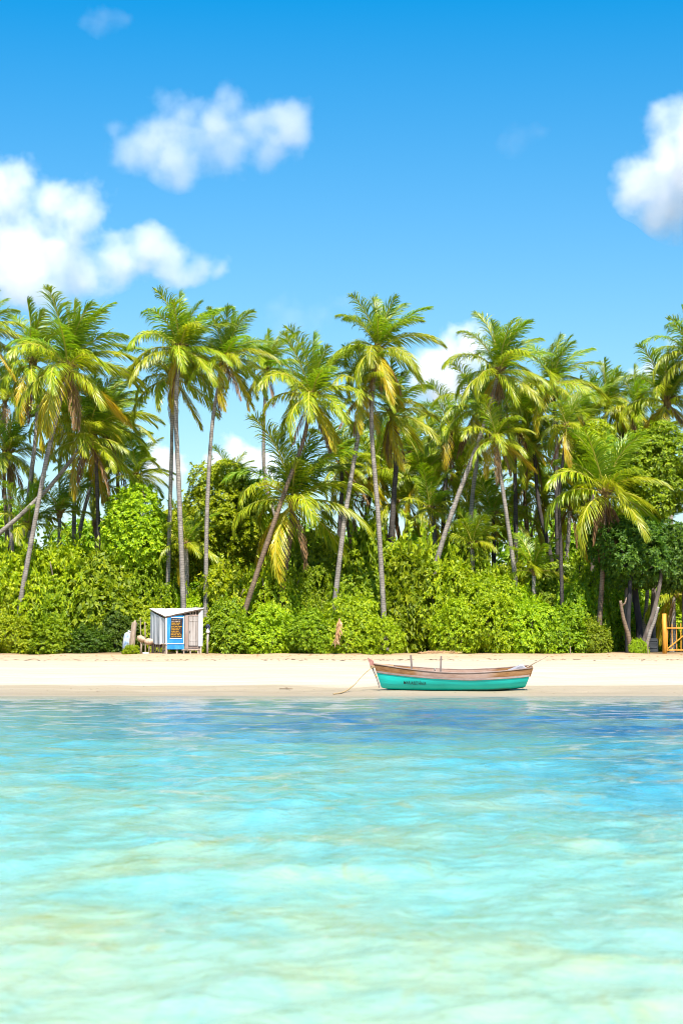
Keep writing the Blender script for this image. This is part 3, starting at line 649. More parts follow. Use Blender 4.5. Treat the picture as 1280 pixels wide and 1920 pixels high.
SHRUBS = [
 # front row, at the edge of the sand
 (8, 1150, 130, 111, 0, 'bright shrub at the edge of the sand, cut by the left edge'),
 (92, 1162, 120, 110.6, 1, 'low shrub on the sand edge below the foot of the big-crowned palm'),
 (165, 1178, 105, 111.2, 4, 'low dense shrub on the sand edge, left of the white sack'),  # dark leaf variant carries the shade patch left of the kiosk
 (222, 1150, 95, 113.2, 4, 'dark shrub behind the weathered post and white sack'),  # same shade patch, put into dark leaf colour
 (292, 1118, 105, 114.6, 0, 'bright shrub directly behind the left half of the kiosk roof'),
 (362, 1108, 105, 114.4, 2, 'bright shrub directly behind the right half of the kiosk roof'),
 (428, 1128, 110, 111, 1, 'shrub just right of the post beside the kiosk'),
 (500, 1122, 125, 111, 5, 'tall bright shrub at the foot of the strongly leaning brown trunk'),
 (578, 1142, 115, 110.8, 3, 'shrub on the sand edge left of the hanging dry frond'),
 (655, 1112, 125, 111.2, 0, 'bright shrub holding the hanging dry frond'),
 (712, 1150, 100, 110.6, 2, 'shrub on the sand edge left of the dark hollow'),
 (788, 1180, 60, 115.5, 4, 'dark shrub in the hollow behind the heap of dry fronds'),  # shade of the hollow deepened by the dark leaf colour
 (858, 1115, 110, 111, 5, 'bright rounded shrub right of the dark hollow, behind the boat posts'),
 (920, 1105, 130, 111, 0, 'wide bright shrub above the stern half of the boat'),
 (990, 1118, 120, 110.8, 2, 'bright shrub above the pole at the boat stern'),
 (1055, 1140, 115, 110.6, 1, 'shrub behind the short pale stake on the sand'),
 (1108, 1160, 85, 110.8, 3, 'last shrub of the front row before the bare leaning trunk'),
 # middle row
 (15, 1068, 160, 115, 2, 'tall shrub behind the front row, at the left edge'),
 (105, 1078, 150, 115, 3, 'shaded shrub right beside the foot of the big-crowned palm'),
 (195, 1045, 160, 115.4, 1, 'shrub under the dark straight palm trunk, left of the kiosk'),
 (285, 1035, 150, 117, 6, 'shrub between the broadleaf tree and the kiosk roof'),
 (428, 1055, 145, 115, 0, 'tall bright shrub at the foot of the slim grey trunk'),
 (515, 1045, 140, 114.8, 2, 'bright shrub below the big drooping low palm'),
 (588, 1078, 140, 114.8, 6, 'shrub left of the foot of the middle leaning grey trunk'),
 (672, 1070, 120, 114.6, 3, 'shrub between the two grey trunks in the middle'),
 (765, 1040, 140, 114.6, 1, 'tall shrub right of the middle tall palm trunk'),
 (838, 1040, 130, 114.4, 0, 'bright shrub at the foot of the thatched leaning palm'),
 (910, 1060, 130, 114, 2, 'bright shrub left of the foot of the orange-fronded palm'),
 (980, 1085, 115, 113.4, 5, 'bright shrub below the fanning young palm'),
 (1085, 1095, 110, 114.4, 1, 'shrub between the slim dark trunk and the low broad palm'),
 # back row
 (38, 1002, 170, 115.9, 0, 'high bright shrub below the slanting palm trunk, far left'),
 (135, 1002, 150, 115.9, 2, 'high bright shrub below the pale straight palm trunk'),
 (610, 1000, 130, 117.5, 3, 'shrub behind the middle leaning grey trunk'),
 (695, 985, 130, 116.8, 1, 'high shrub filling the gap between the two grey trunks'),
 (790, 1000, 140, 116.5, 0, 'high bright shrub left of the pale leaning trunk'),
 (870, 1010, 130, 116.4, 6, 'shrub behind the foot of the pale leaning trunk'),
 (955, 1045, 130, 120, 0, 'shrub behind the orange-fronded palm'),
 (1030, 1055, 130, 119, 3, 'shrub behind the slim straight dark trunk'),
 (1100, 1050, 130, 121, 6, 'shrub behind the dry hanging fronds of the low broad palm'),
 (1180, 1130, 130, 124, 2, 'sunlit shrub seen between the bare trunks at the right'),
 (1262, 1125, 130, 123, 0, 'sunlit shrub behind the orange gate'),
 # small plants on the sand
 (1196, 1196, 42, 109.2, 2, 'small bright plant at the foot of the two leaning bare trunks'),
 (246, 1208, 46, 108.6, 0, 'small bright plant in front of the weathered post'),
 (392, 1200, 40, 110.4, 5, 'small plant at the foot of the post right of the kiosk'),
]
for i, (u, vt, w, Y, var, lab) in enumerate(SHRUBS): shrub(u, vt, w, Y, var, lab, rot=(i * 1.9) % 6.28)

def bigtree(u, vt, vb, wpx, Y, mat, label, seed, trunk_px, bark='bark', n=26, rr=(.7, 1.25)):
    """broadleaf tree: crown between v=vt and v=vb, trunk as pixel track from the ground"""
    r = random.Random(seed); x = P(u, 1226, Y).x; g = gz(x, Y)
    ct, cb = P(u, vt, Y).z, P(u, vb, Y).z; w = wpx * Y / FPX / 2; h = (ct - cb)
    base = P(*trunk_px[0], Y); base.z = gz(base.x, Y)
    root = empty('broadleaf_tree', base, label=label, cat='tree', group='broadleaf trees among the palms')
    cc = Vector((x, Y, (ct + cb) / 2)) - base; pf = []
    for i in range(n):
        k = (i + .5) / n; ph = math.acos(1 - 2 * k); a = i * 2.39996 + seed; rad = r.uniform(*rr); q = r.uniform(.62, 1.10)
        pf.append((cc.x + (w - rad) * math.sin(ph) * math.cos(a) * q, cc.y + (w * .8 - rad) * math.sin(ph) * math.sin(a) * q, cc.z + (h / 2 - rad) * math.cos(ph) * q, rad))
    link('crown', foliage_mesh('crown', pf, M[mat], per_m2=24, L=.21, wd=.11, seed=seed, center=tuple(cc)), root)
    mb = MB(); tr = [P(a, b, Y) - base for a, b in trunk_px]; tr[0].z = -.2
    c = catmull(tr, 8); mb.tube(c, [.2 * (1 - .6 * i / (len(c) - 1)) for i in range(len(c))], n=8)
    for i in range(9):
        k = r.randrange(len(pf)); e = Vector(pf[k][:3]); s = c[r.randrange(len(c) * 2 // 3, len(c))]
        mb.tube(catmull([s, s.lerp(e, .5) + Vector((0, 0, -.3)), e], 5), [.07 * (1 - .07 * j) for j in range(11)], n=6)
    mb.build('trunk', M[bark], root, smooth=True); return root
bigtree(418, 858, 1090, 175, 126, 'leaf_bright', 'tall round broadleaf tree right of the slim trunks, its top against the sky', 5, [(420, 1226), (420, 1080), (418, 980)])
bigtree(250, 905, 1085, 128, 116.3, 'leaf_bright', 'broadleaf tree left of the twin palm trunks', 6, [(250, 1226), (252, 1100), (252, 1000)])
bigtree(330, 935, 1100, 150, 127, 'leaf_bright', 'broadleaf tree behind the tall twin palm trunks', 7, [(330, 1226), (330, 1100), (330, 1010)])
bigtree(482, 900, 1080, 110, 127, 'leaf_bright', 'narrow broadleaf tree beside the kinked slim palm', 8, [(480, 1226), (480, 1100), (482, 1000)], n=20)
bigtree(1232, 785, 985, 200, 116, 'leaf_mid', 'broadleaf tree with sunlit leaves high at the right edge', 9, [(1222, 1226), (1225, 1100), (1235, 900)], n=30)
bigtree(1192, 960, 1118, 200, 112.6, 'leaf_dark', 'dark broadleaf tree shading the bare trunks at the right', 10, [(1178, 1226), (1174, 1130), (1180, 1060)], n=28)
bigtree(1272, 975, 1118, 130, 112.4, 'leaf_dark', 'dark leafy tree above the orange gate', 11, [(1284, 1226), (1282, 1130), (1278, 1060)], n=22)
bigtree(1110, 790, 905, 110, 122, 'leaf_bright', 'broadleaf tree top showing behind the low broad palm', 12, [(1110, 1226), (1110, 1000), (1110, 860)], n=18)

# far woodland closing the view low down behind the palms: one uncountable mass
pf = []
for i in range(300):
    rr = random.uniform(1.2, 2.1); Yw = random.uniform(134, 150); uu = random.uniform(-500, 1780)
    p = P(uu, 1226, Yw); pf.append((p.x, Yw, gz(0, Yw) + random.uniform(.3, 8.2) * (1 if not 290 < uu < 480 else .9), rr))
wo_ = link('woodland', foliage_mesh('woodland', pf, M['leaf_mid'], per_m2=9, L=.34, wd=.2, seed=5))
tag(wo_, 'shaded woodland closing the view far behind the palms', None, None, 'stuff')

# ------------------------------------------------------------------ bare trunks, stakes, posts at the sand edge
def stick(name, px, Y, r0, r1, mat, label, cat, group=None, n=8, jag=.04, stub=False):
    base = P(*px[0], Y); base.z = gz(base.x, Y)
    pts = [P(u, v, Y) - base for u, v in px]; pts[0] = Vector((0, 0, -.15))
    c = catmull(pts, 6) if len(pts) > 1 else pts
    mb = MB(); k = len(c); mb.tube(c, [(r0 + (r1 - r0) * i / (k - 1)) * random.uniform(1 - jag, 1 + jag) for i in range(k)], n=n)
    if stub:
        e = c[-3]; mb.tube([e, e + Vector((.22, .05, .2)), e + Vector((.3, .05, .5))], [r1 * .8, r1 * .6, r1 * .35], n=6)
    o = mb.build(name, M[mat], None, smooth=True); o.location = base
    return tag(o, label, cat, group)
stick('bare_trunk', [(1183, 1226), (1178, 1195), (1168, 1160), (1162, 1126)], 109.4, .14, .085, 'palm_brown', 'short bare brown trunk leaning left on the sand edge', 'tree trunk', None, stub=True)
stick('bare_trunk', [(1176, 1226), (1176, 1180), (1178, 1140), (1182, 1060)], 111.5, .16, .11, 'bark_black', 'dark trunk standing upright just behind the short brown bare trunk', 'tree trunk')
stick('bare_trunk', [(1200, 1200), (1197, 1170), (1192, 1130), (1186, 1060)], 113, .22, .16, 'bark_black', 'thick black trunk right of the short brown bare trunk', 'tree trunk')
stick('bare_trunk', [(1199, 1226), (1213, 1183), (1224, 1150), (1236, 1095), (1240, 1060)], 111.2, .17, .09, 'bark', 'left trunk of the two leaning right, dark at the top', 'tree trunk')
stick('bare_trunk', [(1206, 1226), (1218, 1185), (1226, 1165), (1233, 1138)], 110.6, .12, .08, 'palm_grey', 'right, grey and shorter trunk of the two leaning right', 'tree trunk')
stick('stake', [(1069, 1227), (1068.5, 1220), (1068, 1212)], 107.5, .028, .022, 'bark_pale', 'short pale stake on the sand edge, right of the boat', 'stake')
stick('stake', [(1214, 1227), (1213.5, 1212), (1213.5, 1197)], 108.4, .028, .024, 'bark_pale', 'thin pale yellow stake left of the orange gate', 'stake')
stick('stake', [(264, 1205), (264, 1180), (263, 1158)], 110.2, .03, .022, 'bark_pale', 'thin stake behind the floats, left of the kiosk', 'stake')
stick('stake', [(273, 1222), (272.5, 1190), (272, 1166)], 109.4, .035, .03, 'bark_pale', 'thin pole right against the tarp side of the kiosk', 'stake')

# weathered post left of the kiosk
p = P(248, 1218, 109.6); g = gz(p.x, 109.6)
o = MB().tube([(-.05, 0, -.1), (0, 0, .7), (.05, .02, 1.2), (.11, .02, 1.72)], [.15, .17, .15, .14], n=7).tube([(.12, .02, 1.70), (.17, .02, 1.84)], [.09, .03], n=5).build('weathered_post', M['bark_pale'])
o.location = (p.x, 109.6, g); tag(o, 'thick weathered brown post left of the kiosk', 'post')
# white sack
M['sack'] = surf('sack', [(.35, (.12, .20, .36)), (.5, (.36, .42, .48)), (.65, (.52, .54, .54))], 3.2, rough=.6, bump=.3)
mb = MB()
prof = [(0, .26), (.15, .31), (.45, .30), (.75, .27), (.95, .22), (1.02, .10)]
rows = []
for z, r_ in prof: rows.append([(r_ * 1.0 * math.cos(a) * (1 + .08 * math.sin(3 * a + z * 5)), r_ * .75 * math.sin(a), z + .03 * math.sin(2 * a)) for a in [2 * math.pi * k / 14 for k in range(15)]])
mb.grid(rows); mb.tube([(0, 0, 1.0), (.05, 0, 1.10)], [.09, .13], n=8)
p = P(239, 1222, 109.9); o = mb.build('sack', M['sack'], smooth=True); o.location = (p.x, 109.9, gz(0, 109.9) + .15); o.rotation_euler = (0, R(5), 0)
tag(o, 'white and blue plastic sack standing left of the weathered post', 'sack')
# two floats on forked stakes
M['foam'] = surf('foam', [(.3, (.30, .18, .11)), (.55, (.50, .36, .25)), (.75, (.62, .52, .41))], 5, rough=.9, bump=.5)
for (u, v, lab, tiltx) in ((265, 1198, 'left and higher of the two weathered foam floats propped on stakes', .5), (279, 1203, 'right and lower of the two weathered foam floats propped on stakes', -.1)):
    p = P(u, v, 108.8); g = gz(p.x, 108.8)
    o = MB().blob((0, 0, 0), (.26, .19, .18), seg=14, ring=9, jit=.06).build('float', M['foam'], smooth=True); o.location = p; o.rotation_euler = (.1, tiltx, .3)
    tag(o, lab, 'float', 'foam floats beside the kiosk')
    h = p.z - g - .1
    s_ = MB().tube([(0, 0, -.1), (.03, 0, h * .6), (.04, .0, h)], [.04, .036, .034], n=6).tube([(.03, 0, h * .7), (.14, 0, h + .04)], [.03, .02], n=5).build('prop_stake', M['bark_pale'], smooth=True)
    s_.location = (p.x, 108.8, g); tag(s_, 'forked stake under the ' + ('left, higher' if u < 270 else 'right, lower') + ' foam float', 'stake')
# litter by the floats
M['plastic'] = surf('plastic', [(.3, (.6, .5, .7)), (.7, (.85, .82, .85))], 6, rough=.35, bump=.1)
p = P(268, 1223, 108.2)
o = MB().tube([(0, 0, .06), (.22, .03, .06), (.28, .04, .065), (.33, .045, .07)], [.06, .06, .025, .022], n=10).build('plastic_bottle', M['plastic'], smooth=True)
o.location = (p.x, 108.2, gz(0, 108.2)); tag(o, 'pale plastic bottle lying on the sand below the floats', 'bottle')

# post with white cap right of the kiosk
p = P(389, 1226, 109.3); g = gz(p.x, 109.3)
root = empty('capped_post', (p.x, 109.3, g), label='thin grey post with white cap and dark rope knot, right of the kiosk', cat='post')
M['whitepaint'] = surf('whitepaint', [(.3, (.62, .60, .58)), (.7, (.80, .79, .77))], 6, rough=.55, bump=.1)
M['greywood'] = surf('greywood', [(.3, (.20, .17, .15)), (.55, (.36, .31, .27)), (.75, (.50, .45, .40))], 5, (1, 1, .2), rough=.85, bump=.4)
M['darkrope'] = surf('darkrope', [(.3, (.02, .025, .05)), (.7, (.08, .09, .16))], 9, rough=.8)
MB().tube([(0, 0, -.1), (0, 0, .6), (.02, 0, 1.15)], [.065, .06, .055], n=8).build('pole', M['greywood'], root, smooth=True)
MB().tube([(.02, 0, 1.14), (.02, 0, 1.2), (.02, 0, 1.34), (.03, 0, 1.42)], [.10, .11, .07, .02], n=10).build('cap', M['whitepaint'], root, smooth=True)
mb = MB()
for k in range(5):
    a = k * 1.3; mb.tube([(.02 + .09 * math.cos(a), .09 * math.sin(a), 1.36), (.02 + .10 * math.cos(a + .9), .1 * math.sin(a + .9), 1.5), (.02 + .05 * math.cos(a + 2), .06 * math.sin(a + 2), 1.62)], [.025, .028, .015], n=5)
mb.build('rope_knot', M['darkrope'], root, smooth=True)

# dry frond hanging in the shrub, heap of dry fronds on the sand
def dry_frond(name, loc, rot, sc, label):
    o = link(name, FD[3].copy()); o.location = loc; o.rotation_euler = rot; o.scale = sc
    return tag(o, label, 'palm frond')
M['straw'] = leafmat('straw', [(.30, .17, .07), (.46, .29, .14), (.6, .42, .24)], (1.1, 1, .8), tfac=.12, rough=.85, spec=.1)
mb = MB(); r = random.Random(4)
spine = catmull([Vector((.12, 0, .0)), Vector((.10, -.05, -.45)), Vector((-.12, -.02, -1.25))], 7)
mb.tube(spine, [.05 - .0025 * i for i in range(len(spine))], n=6)
for i, s_ in enumerate(spine[1:-1]):
    for k in range(5):
        e = s_ + Vector((r.uniform(-.26, .22), r.uniform(-.15, .1), r.uniform(-.5, -.15))); w_ = Vector((.02, .01, 0))
        mb.add([s_ - w_, s_ + w_, s_.lerp(e, .6) + w_ * 1.4, e, s_.lerp(e, .6) - w_ * 1.4], [(0, 1, 2, 3, 4)])
o = mb.build('dry_frond', M['straw']); o.location = P(632, 1160, 108.9); tag(o, 'dry straw-coloured frond hanging in the front shrub above the boat rope', 'palm frond')
for q, (u0, w_, sd, lab) in enumerate(((808, 1.5, 5, 'left end of the heap of dry palm fronds on the sand behind the boat'), (832, 1.7, 6, 'dry palm frond lying right in the heap on the sand behind the boat'))):
    r = random.Random(sd); mb = MB(); p = P(u0, 1225, 107.9)
    mb.tube([(-w_ * .5, 0, .05), (0, .05, .17), (w_ * .5, 0, .08)], [.035, .03, .015], n=5)
    for i in range(90):
        x = r.uniform(-.5, .45) * w_; s_ = Vector((x, 0, .12 - .15 * abs(x) / w_)); e = s_ + Vector((r.uniform(.0, .45), r.uniform(-.5, .5), r.uniform(-.12, .18))); e.z = max(e.z, .02)
        w2 = Vector((0, .018, .006)); mb.add([s_ - w2, s_ + w2, s_.lerp(e, .6) + w2, e, s_.lerp(e, .6) - w2], [(0, 1, 2, 3, 4)])
    o = mb.build('dry_frond', M['straw']); o.location = (p.x, 107.9 + q * .4, gz(0, 107.9)); tag(o, lab, 'palm frond', 'dry fronds lying on the sand')

# ------------------------------------------------------------------ orange gate at the right edge
M['orange'] = surf('orange_paint', [(.3, (.40, .15, .02)), (.55, (.58, .27, .03)), (.75, (.66, .36, .08))], 4, (1, 1, .3), rough=.6, bump=.25)
YG = 109.5; p0 = P(1245, 1226, YG); g0 = gz(0, YG)
root = empty('gate', (p0.x, YG, g0), label='orange wooden gate with upright bars and a diagonal brace, at the right edge', cat='gate')
k_ = YG / FPX
def gx(u): return (u - 1245) * k_
def gzv(v): return (1226 - v) * k_
mb = MB().tube([(0, 0, -.2), (.01, 0, .8), (0, 0, gzv(1151))], [.125, .12, .115], n=10); mb.build('gate_post', M['orange'], root, smooth=True)
for i, u in enumerate((1250, 1259.5, 1268, 1276, 1284, 1292, 1300)):
    t_ = 1176 if i == 0 else 1169 + (i % 3) * 1.5
    MB().box((gx(u), .04, (gzv(t_) + .12) / 2), (.045 if i else .065, .03, gzv(t_) - .12)).build('bar', M['orange'], root, bevel=.006)
for v in (1178, 1219): MB().box((gx(1276), -.01, gzv(v)), (gx(1302) - gx(1248), .05, .07)).build('rail', M['orange'], root, bevel=.006)
a, b = Vector((gx(1251), -.06, gzv(1216))), Vector((gx(1300), -.06, gzv(1176))); d = b - a
MB().box((a + b) / 2, (d.length, .04, .065), Matrix.Rotation(-math.atan2(d.z, d.x), 3, 'Y')).build('brace', M['orange'], root, bevel=.006)

# dark slatted box in the shade left of the gate
M['darkwood'] = surf('darkwood', [(.3, (.012, .014, .018)), (.7, (.05, .055, .06))], 5, (.3, 1, 1), rough=.8, bump=.3)
p = P(1223, 1222, 113); root = empty('slatted_box', (p.x, 113, gz(0, 113)), label='dark slatted box standing in the shade left of the orange gate', cat='box')
for i in range(4): MB().box((0, 0, .12 + i * .2), (.42, .5, .17), jit=.006).build('slat', M['darkwood'], root, bevel=.008)
for sx_ in (-1, 1): MB().box((sx_ * .235, 0, .38), (.045, .52, .8)).build('corner_post', M['darkwood'], root, bevel=.006)

# ------------------------------------------------------------------ kiosk
KY = 108.6; pk = P(311, 1225.5, KY); KG = gz(0, KY)
YAW = R(25); kw = KY / FPX
kiosk = empty('beach_kiosk', (pk.x, KY, KG), (0, 0, YAW), 'little wooden beach kiosk with white tarp side, blue panel and white sheet roof', 'kiosk')
def fx(u): return (u - 311) * kw / math.cos(YAW)      # along the front, from the near corner
def ly(u): return (311 - u) * kw / math.sin(YAW)      # along the tarp side, going back
def hz(v): return (1226 - v) * kw
M['roof_sheet'] = surf('roof_sheet', [(.3, (.48, .44, .40)), (.5, (.64, .62, .59)), (.8, (.74, .72, .70))], 1.6, (1, .25, 1), rough=.5, bump=.1)
M['blue'] = surf('blue_paint', [(.28, (.02, .14, .38)), (.5, (.02, .20, .50)), (.72, (.08, .31, .60))], 3.0, (1, 1, .6), rough=.55, bump=.15)
M['tarp'] = surf('tarp', [(.3, (.46, .48, .51)), (.5, (.62, .63, .65)), (.75, (.74, .74, .73))], 2.0, (1, 1, .3), rough=.5, bump=.15)
M['pinkwood'] = surf('pinkwood', [(.3, (.22, .15, .125)), (.7, (.37, .285, .245))], 4, (1, 1, .15), rough=.8, bump=.3)
M['doorwood'] = surf('doorwood', [(.3, (.19, .16, .14)), (.5, (.33, .29, .265)), (.75, (.45, .41, .38))], 4, (2, 2, .12), rough=.85, bump=.35)
M['legwood'] = surf('legwood', [(.3, (.28, .20, .15)), (.7, (.56, .45, .37))], 4, (1, 1, .2), rough=.85, bump=.4)
M['black'] = surf('blackboard', [(.3, (.012, .010, .012)), (.7, (.035, .025, .028))], 6, rough=.7, bump=0)
M['yellow_ink'] = surf('yellow_ink', [(.4, (.72, .42, .02)), (.6, (.62, .28, .02))], 30, rough=.7, bump=0)
M['pale_ink'] = surf('pale_ink', [(.4, (.45, .32, .22)), (.6, (.55, .45, .35))], 30, rough=.7, bump=0)
FXR, LYB = fx(376), ly(277)
# posts
for nm, (x, y, h) in {'corner_post': (0.05, .05, hz(1156)), 'corner_post.001': (FXR - .05, .06, hz(1141)), 'corner_post.002': (.06, LYB - .05, hz(1141)), 'corner_post.003': (FXR - .06, LYB - .05, 2.6)}.items():
    MB().box((x, y, h / 2 - .05), (.10, .10, h + .02), jit=.008).build('corner_post', M['legwood'], kiosk, bevel=.008)
for x in (fx(332),): MB().box((x, .10, .2), (.08, .08, .5)).build('floor_leg', M['legwood'], kiosk, bevel=.006)
MB().box((FXR / 2, LYB / 2, .40), (FXR - .16, LYB - .16, .05)).build('floor', M['legwood'], kiosk)
MB().box((FXR / 2, .10, .33), (FXR - .2, .06, .09)).build('floor_beam', M['legwood'], kiosk)
# roof: warped sheet, lowest at the near corner
OV = .10; rows = []
zc = {'n': hz(1155), 'r': hz(1138.5), 'l': hz(1139), 'f': hz(1137)}
for i in range(9):
    row = []
    for j in range(13):
        a, b = i / 8, j / 12
        x = -OV + (FXR + 2 * OV) * b; y = -OV + (LYB + 2 * OV) * a
        z = (1 - a) * ((1 - b) * zc['n'] + b * zc['r']) + a * ((1 - b) * zc['l'] + b * zc['f']) + .018 * math.sin(b * 26) * .5 + .01 * math.sin(a * 9 + b * 3)
        row.append((x, y, z))
    rows.append(row)
roof = MB().grid(rows).build('roof', M['roof_sheet'], kiosk, solid=.03)
for a_ in (0, 1):
    q = [Vector(rows[0][j]) + Vector((0, .09, -.065)) for j in (0, 12)] if a_ == 0 else [Vector(rows[i][0]) + Vector((.09, 0, -.065)) for i in (0, 8)]
    d = q[1] - q[0]; ang = d.to_track_quat('X', 'Z').to_matrix()
    MB().box((q[0] + q[1]) / 2, (d.length - .1, .045, .085), ang).build('roof_beam', M['pinkwood'], kiosk, bevel=.006)
# rafters in the dark gap under the raised side
for u in (356, 361, 366): MB().box((fx(u), .09, (hz(1153) + hz(1143)) / 2), (.05, .05, hz(1144) - hz(1153))).build('rafter_strut', M['legwood'], kiosk, bevel=.005)
MB().box(((fx(345) + FXR - .1) / 2, .06, hz(1153)), (FXR - .1 - fx(345), .05, .07)).build('lintel', M['pinkwood'], kiosk, bevel=.006)
# back walls (timber boards)
mb = MB()
for i in range(9): mb.box((.14 + i * (FXR - .2) / 8.7, LYB - .12, 1.4), (.20, .02, 2.0), jit=.006)
mb.build('back_wall', M['doorwood'], kiosk)
mb = MB()
for i in range(9): mb.box((FXR - .14, .2 + i * (LYB - .4) / 8.4, 1.4), (.02, .24, 2.0), jit=.006)
mb.build('side_wall', M['doorwood'], kiosk)
# blue panel with white strips, menu board
bx0, bx1 = fx(313), fx(344)
MB().box(((bx0 + bx1) / 2, .0, (hz(1154) + hz(1217)) / 2), (bx1 - bx0, .03, hz(1154) - hz(1217))).build('panel', M['blue'], kiosk, bevel=.006)
for (x, z, w_, h_) in (((bx0 + bx1) / 2, hz(1206.5), bx1 - bx0 - .02, .035), (fx(332), hz(1157.5), fx(344) - fx(320), .045), (fx(329), hz(1196.6), fx(339) - fx(317), .045)):
    MB().box((x, -.027, z), (w_, .018, h_)).build('trim_strip', M['whitepaint'], kiosk, bevel=.004)
MB().box((bx1 - .02, -.022, (hz(1154) + hz(1207)) / 2), (.04, .016, hz(1156) - hz(1207))).build('trim_strip', M['whitepaint'], kiosk, bevel=.004)
mbx0, mbx1, mbz0, mbz1 = fx(318.3), fx(341.2), hz(1195.6), hz(1159)
sh = .05                                                     # the board leans, its top to the right
mv = [(mbx0, -.024, mbz0), (mbx1 - sh, -.024, mbz0 - .01), (mbx1, -.024, mbz1 - .02), (mbx0 + sh, -.024, mbz1)]
mvb = [(x, -.036, z) for x, _, z in mv]
board = MB().add(mv + mvb, [(0, 1, 2, 3), (7, 6, 5, 4), (0, 4, 5, 1), (1, 5, 6, 2), (2, 6, 7, 3), (3, 7, 4, 0)]).build('menu_board', M['black'], kiosk)
r = random.Random(12); ink = [MB(), MB()]
nl = 11
for i in range(nl):
    f_ = 1 - (i + .9) / (nl + .8); z = mbz0 + (mbz1 - mbz0) * f_; off = sh * f_
    x = mbx0 + off + .05; big = i in (2, 5, 6, 8, 9); end = mbx1 - sh + off - .05 - (r.uniform(.0, .18))
    hh = .052 if big else .034
    while x < end:
        word = r.randint(2, 6)
        for c_ in range(word):
            if x > end: break
            kind = r.randrange(4); w_ = .026 if big else .02; kk = 0 if (i > 1) else 1; m_ = ink[kk]; th = .010
            if kind in (0, 1, 3): m_.box((x, -.041, z), (th, .006, hh))
            if kind in (0, 2): m_.box((x + w_ * .45, -.0412, z + hh * .42), (w_, .006, th))
            if kind in (1, 2): m_.box((x + w_ * .45, -.0414, z - hh * .42), (w_, .006, th))
            if kind in (2, 3): m_.box((x + w_ * .7, -.0416, z), (th, .006, hh * .9))
            if kind == 0: m_.box((x + w_ * .45, -.0418, z), (w_, .006, th))
            x += w_ * 1.45
        x += .028
ink[0].build('lettering', M['yellow_ink'], board); ink[1].build('lettering', M['pale_ink'], board)
# pinkish board, door, curtain edge
MB().box(((fx(345.2) + fx(351.5)) / 2, -.01, (hz(1154) + hz(1216)) / 2), (fx(351.5) - fx(345.2), .035, hz(1154) - hz(1216)), jit=.006).build('jamb_board', M['pinkwood'], kiosk, bevel=.006)
door = empty('door', (0, 0, 0), parent=kiosk)
bpy.data.objects.remove(door)
mb = MB(); dx0, dx1 = fx(352.3), fx(369.5)
for i in range(4):
    w_ = (dx1 - dx0) / 4; mb.box((dx0 + w_ * (i + .5), .03 + .002 * (i % 2), (hz(1155) + hz(1210)) / 2), (w_ - .012, .022, hz(1155) - hz(1210)), jit=.004)
door = mb.build('door', M['doorwood'], kiosk, bevel=.003)
for v in (1163, 1200): MB().box(((dx0 + dx1) / 2, .013, hz(v)), (dx1 - dx0 - .06, .012, .07)).build('batten', M['doorwood'], door)
MB().box((dx0 + .05, .008, hz(1184)), (.03, .02, .12)).build('latch', M['darkwood'], door)
for v in (1213, 1216.5): MB().box(((dx0 + dx1) / 2, .03, hz(v)), (dx1 - dx0 + .05, .03, .05)).build('threshold', M['pinkwood'], kiosk, bevel=.005)
# dark interior lining behind the gap
def curtain(path, ztop, zbot, name, mat, folds, amp, seed, n=60, rowsn=14, solid=.006):
    r = random.Random(seed); rows = []
    ph = [r.uniform(0, 6.28) for _ in range(4)]
    for i in range(rowsn):
        a = i / (rowsn - 1); row = []
        for j in range(n):
            b = j / (n - 1); x, y, nx, ny = path(b)
            w = amp * (a ** .8 + .15) * (math.sin(folds * 6.28 * b + ph[0] + .6 * math.sin(a * 3 + b * 7)) + .5 * math.sin(folds * 1.7 * 6.28 * b + ph[1] + a))
            zt, zb = ztop(b), zbot(b)
            row.append((x + nx * w, y + ny * w, zt + (zb - zt) * a))
        rows.append(row)
    return MB().grid(rows).build(name, mat, kiosk, smooth=True)
curtain(lambda b: (-.05 - .10 * b * (1 - b), .02 + (LYB) * b, -1, 0), lambda b: zc['n'] + (zc['l'] - zc['n']) * b - .14, lambda b: hz(1206) - .10 * math.sin(b * 3.1) + .10 * b, 'tarp', M['tarp'], 3.2, .028, 3)
curtain(lambda b: (-.03 + .42 * b, -.045 - .02 * b, 0, -1), lambda b: zc['n'] - .10, lambda b: hz(1207) + .05, 'tarp_flap', M['tarp'], 2, .02, 4, n=20) if False else None
curtain(lambda b: (fx(370) + (FXR + .03 - fx(370)) * b, -.035, 0, -1), lambda b: hz(1150) + .22 * b, lambda b: hz(1211), 'curtain', M['tarp'], 1.5, .025, 5, n=18)
curtain(lambda b: (FXR + .03, -.035 + .5 * b, 1, 0), lambda b: hz(1144), lambda b: hz(1211), 'curtain', M['tarp'], 1.5, .025, 6, n=18)
# slats below the tarp
for i in range(6):
    b = .12 + i * .15; MB().box((.02 + .02 * (i % 2), LYB * b, .28), (.03, .12, .56 + .1 * (i % 3)), jit=.015).build('skirt_board', M['legwood'], kiosk, bevel=.005)
MB().tube([(-.03, -.03, hz(1207)), (-.03, LYB * .5, hz(1206.5)), (-.03, LYB, hz(1205))], .035, n=7).build('tarp_rail', M['legwood'], kiosk, smooth=True)
# the tarp's front edge wraps the near corner
curtain(lambda b: (-.05 + (fx(312.8) + .045) * b, -.03, 0, -1), lambda b: zc['n'] - .12, lambda b: hz(1208), 'tarp_edge', M['tarp'], .8, .012, 9, n=10)
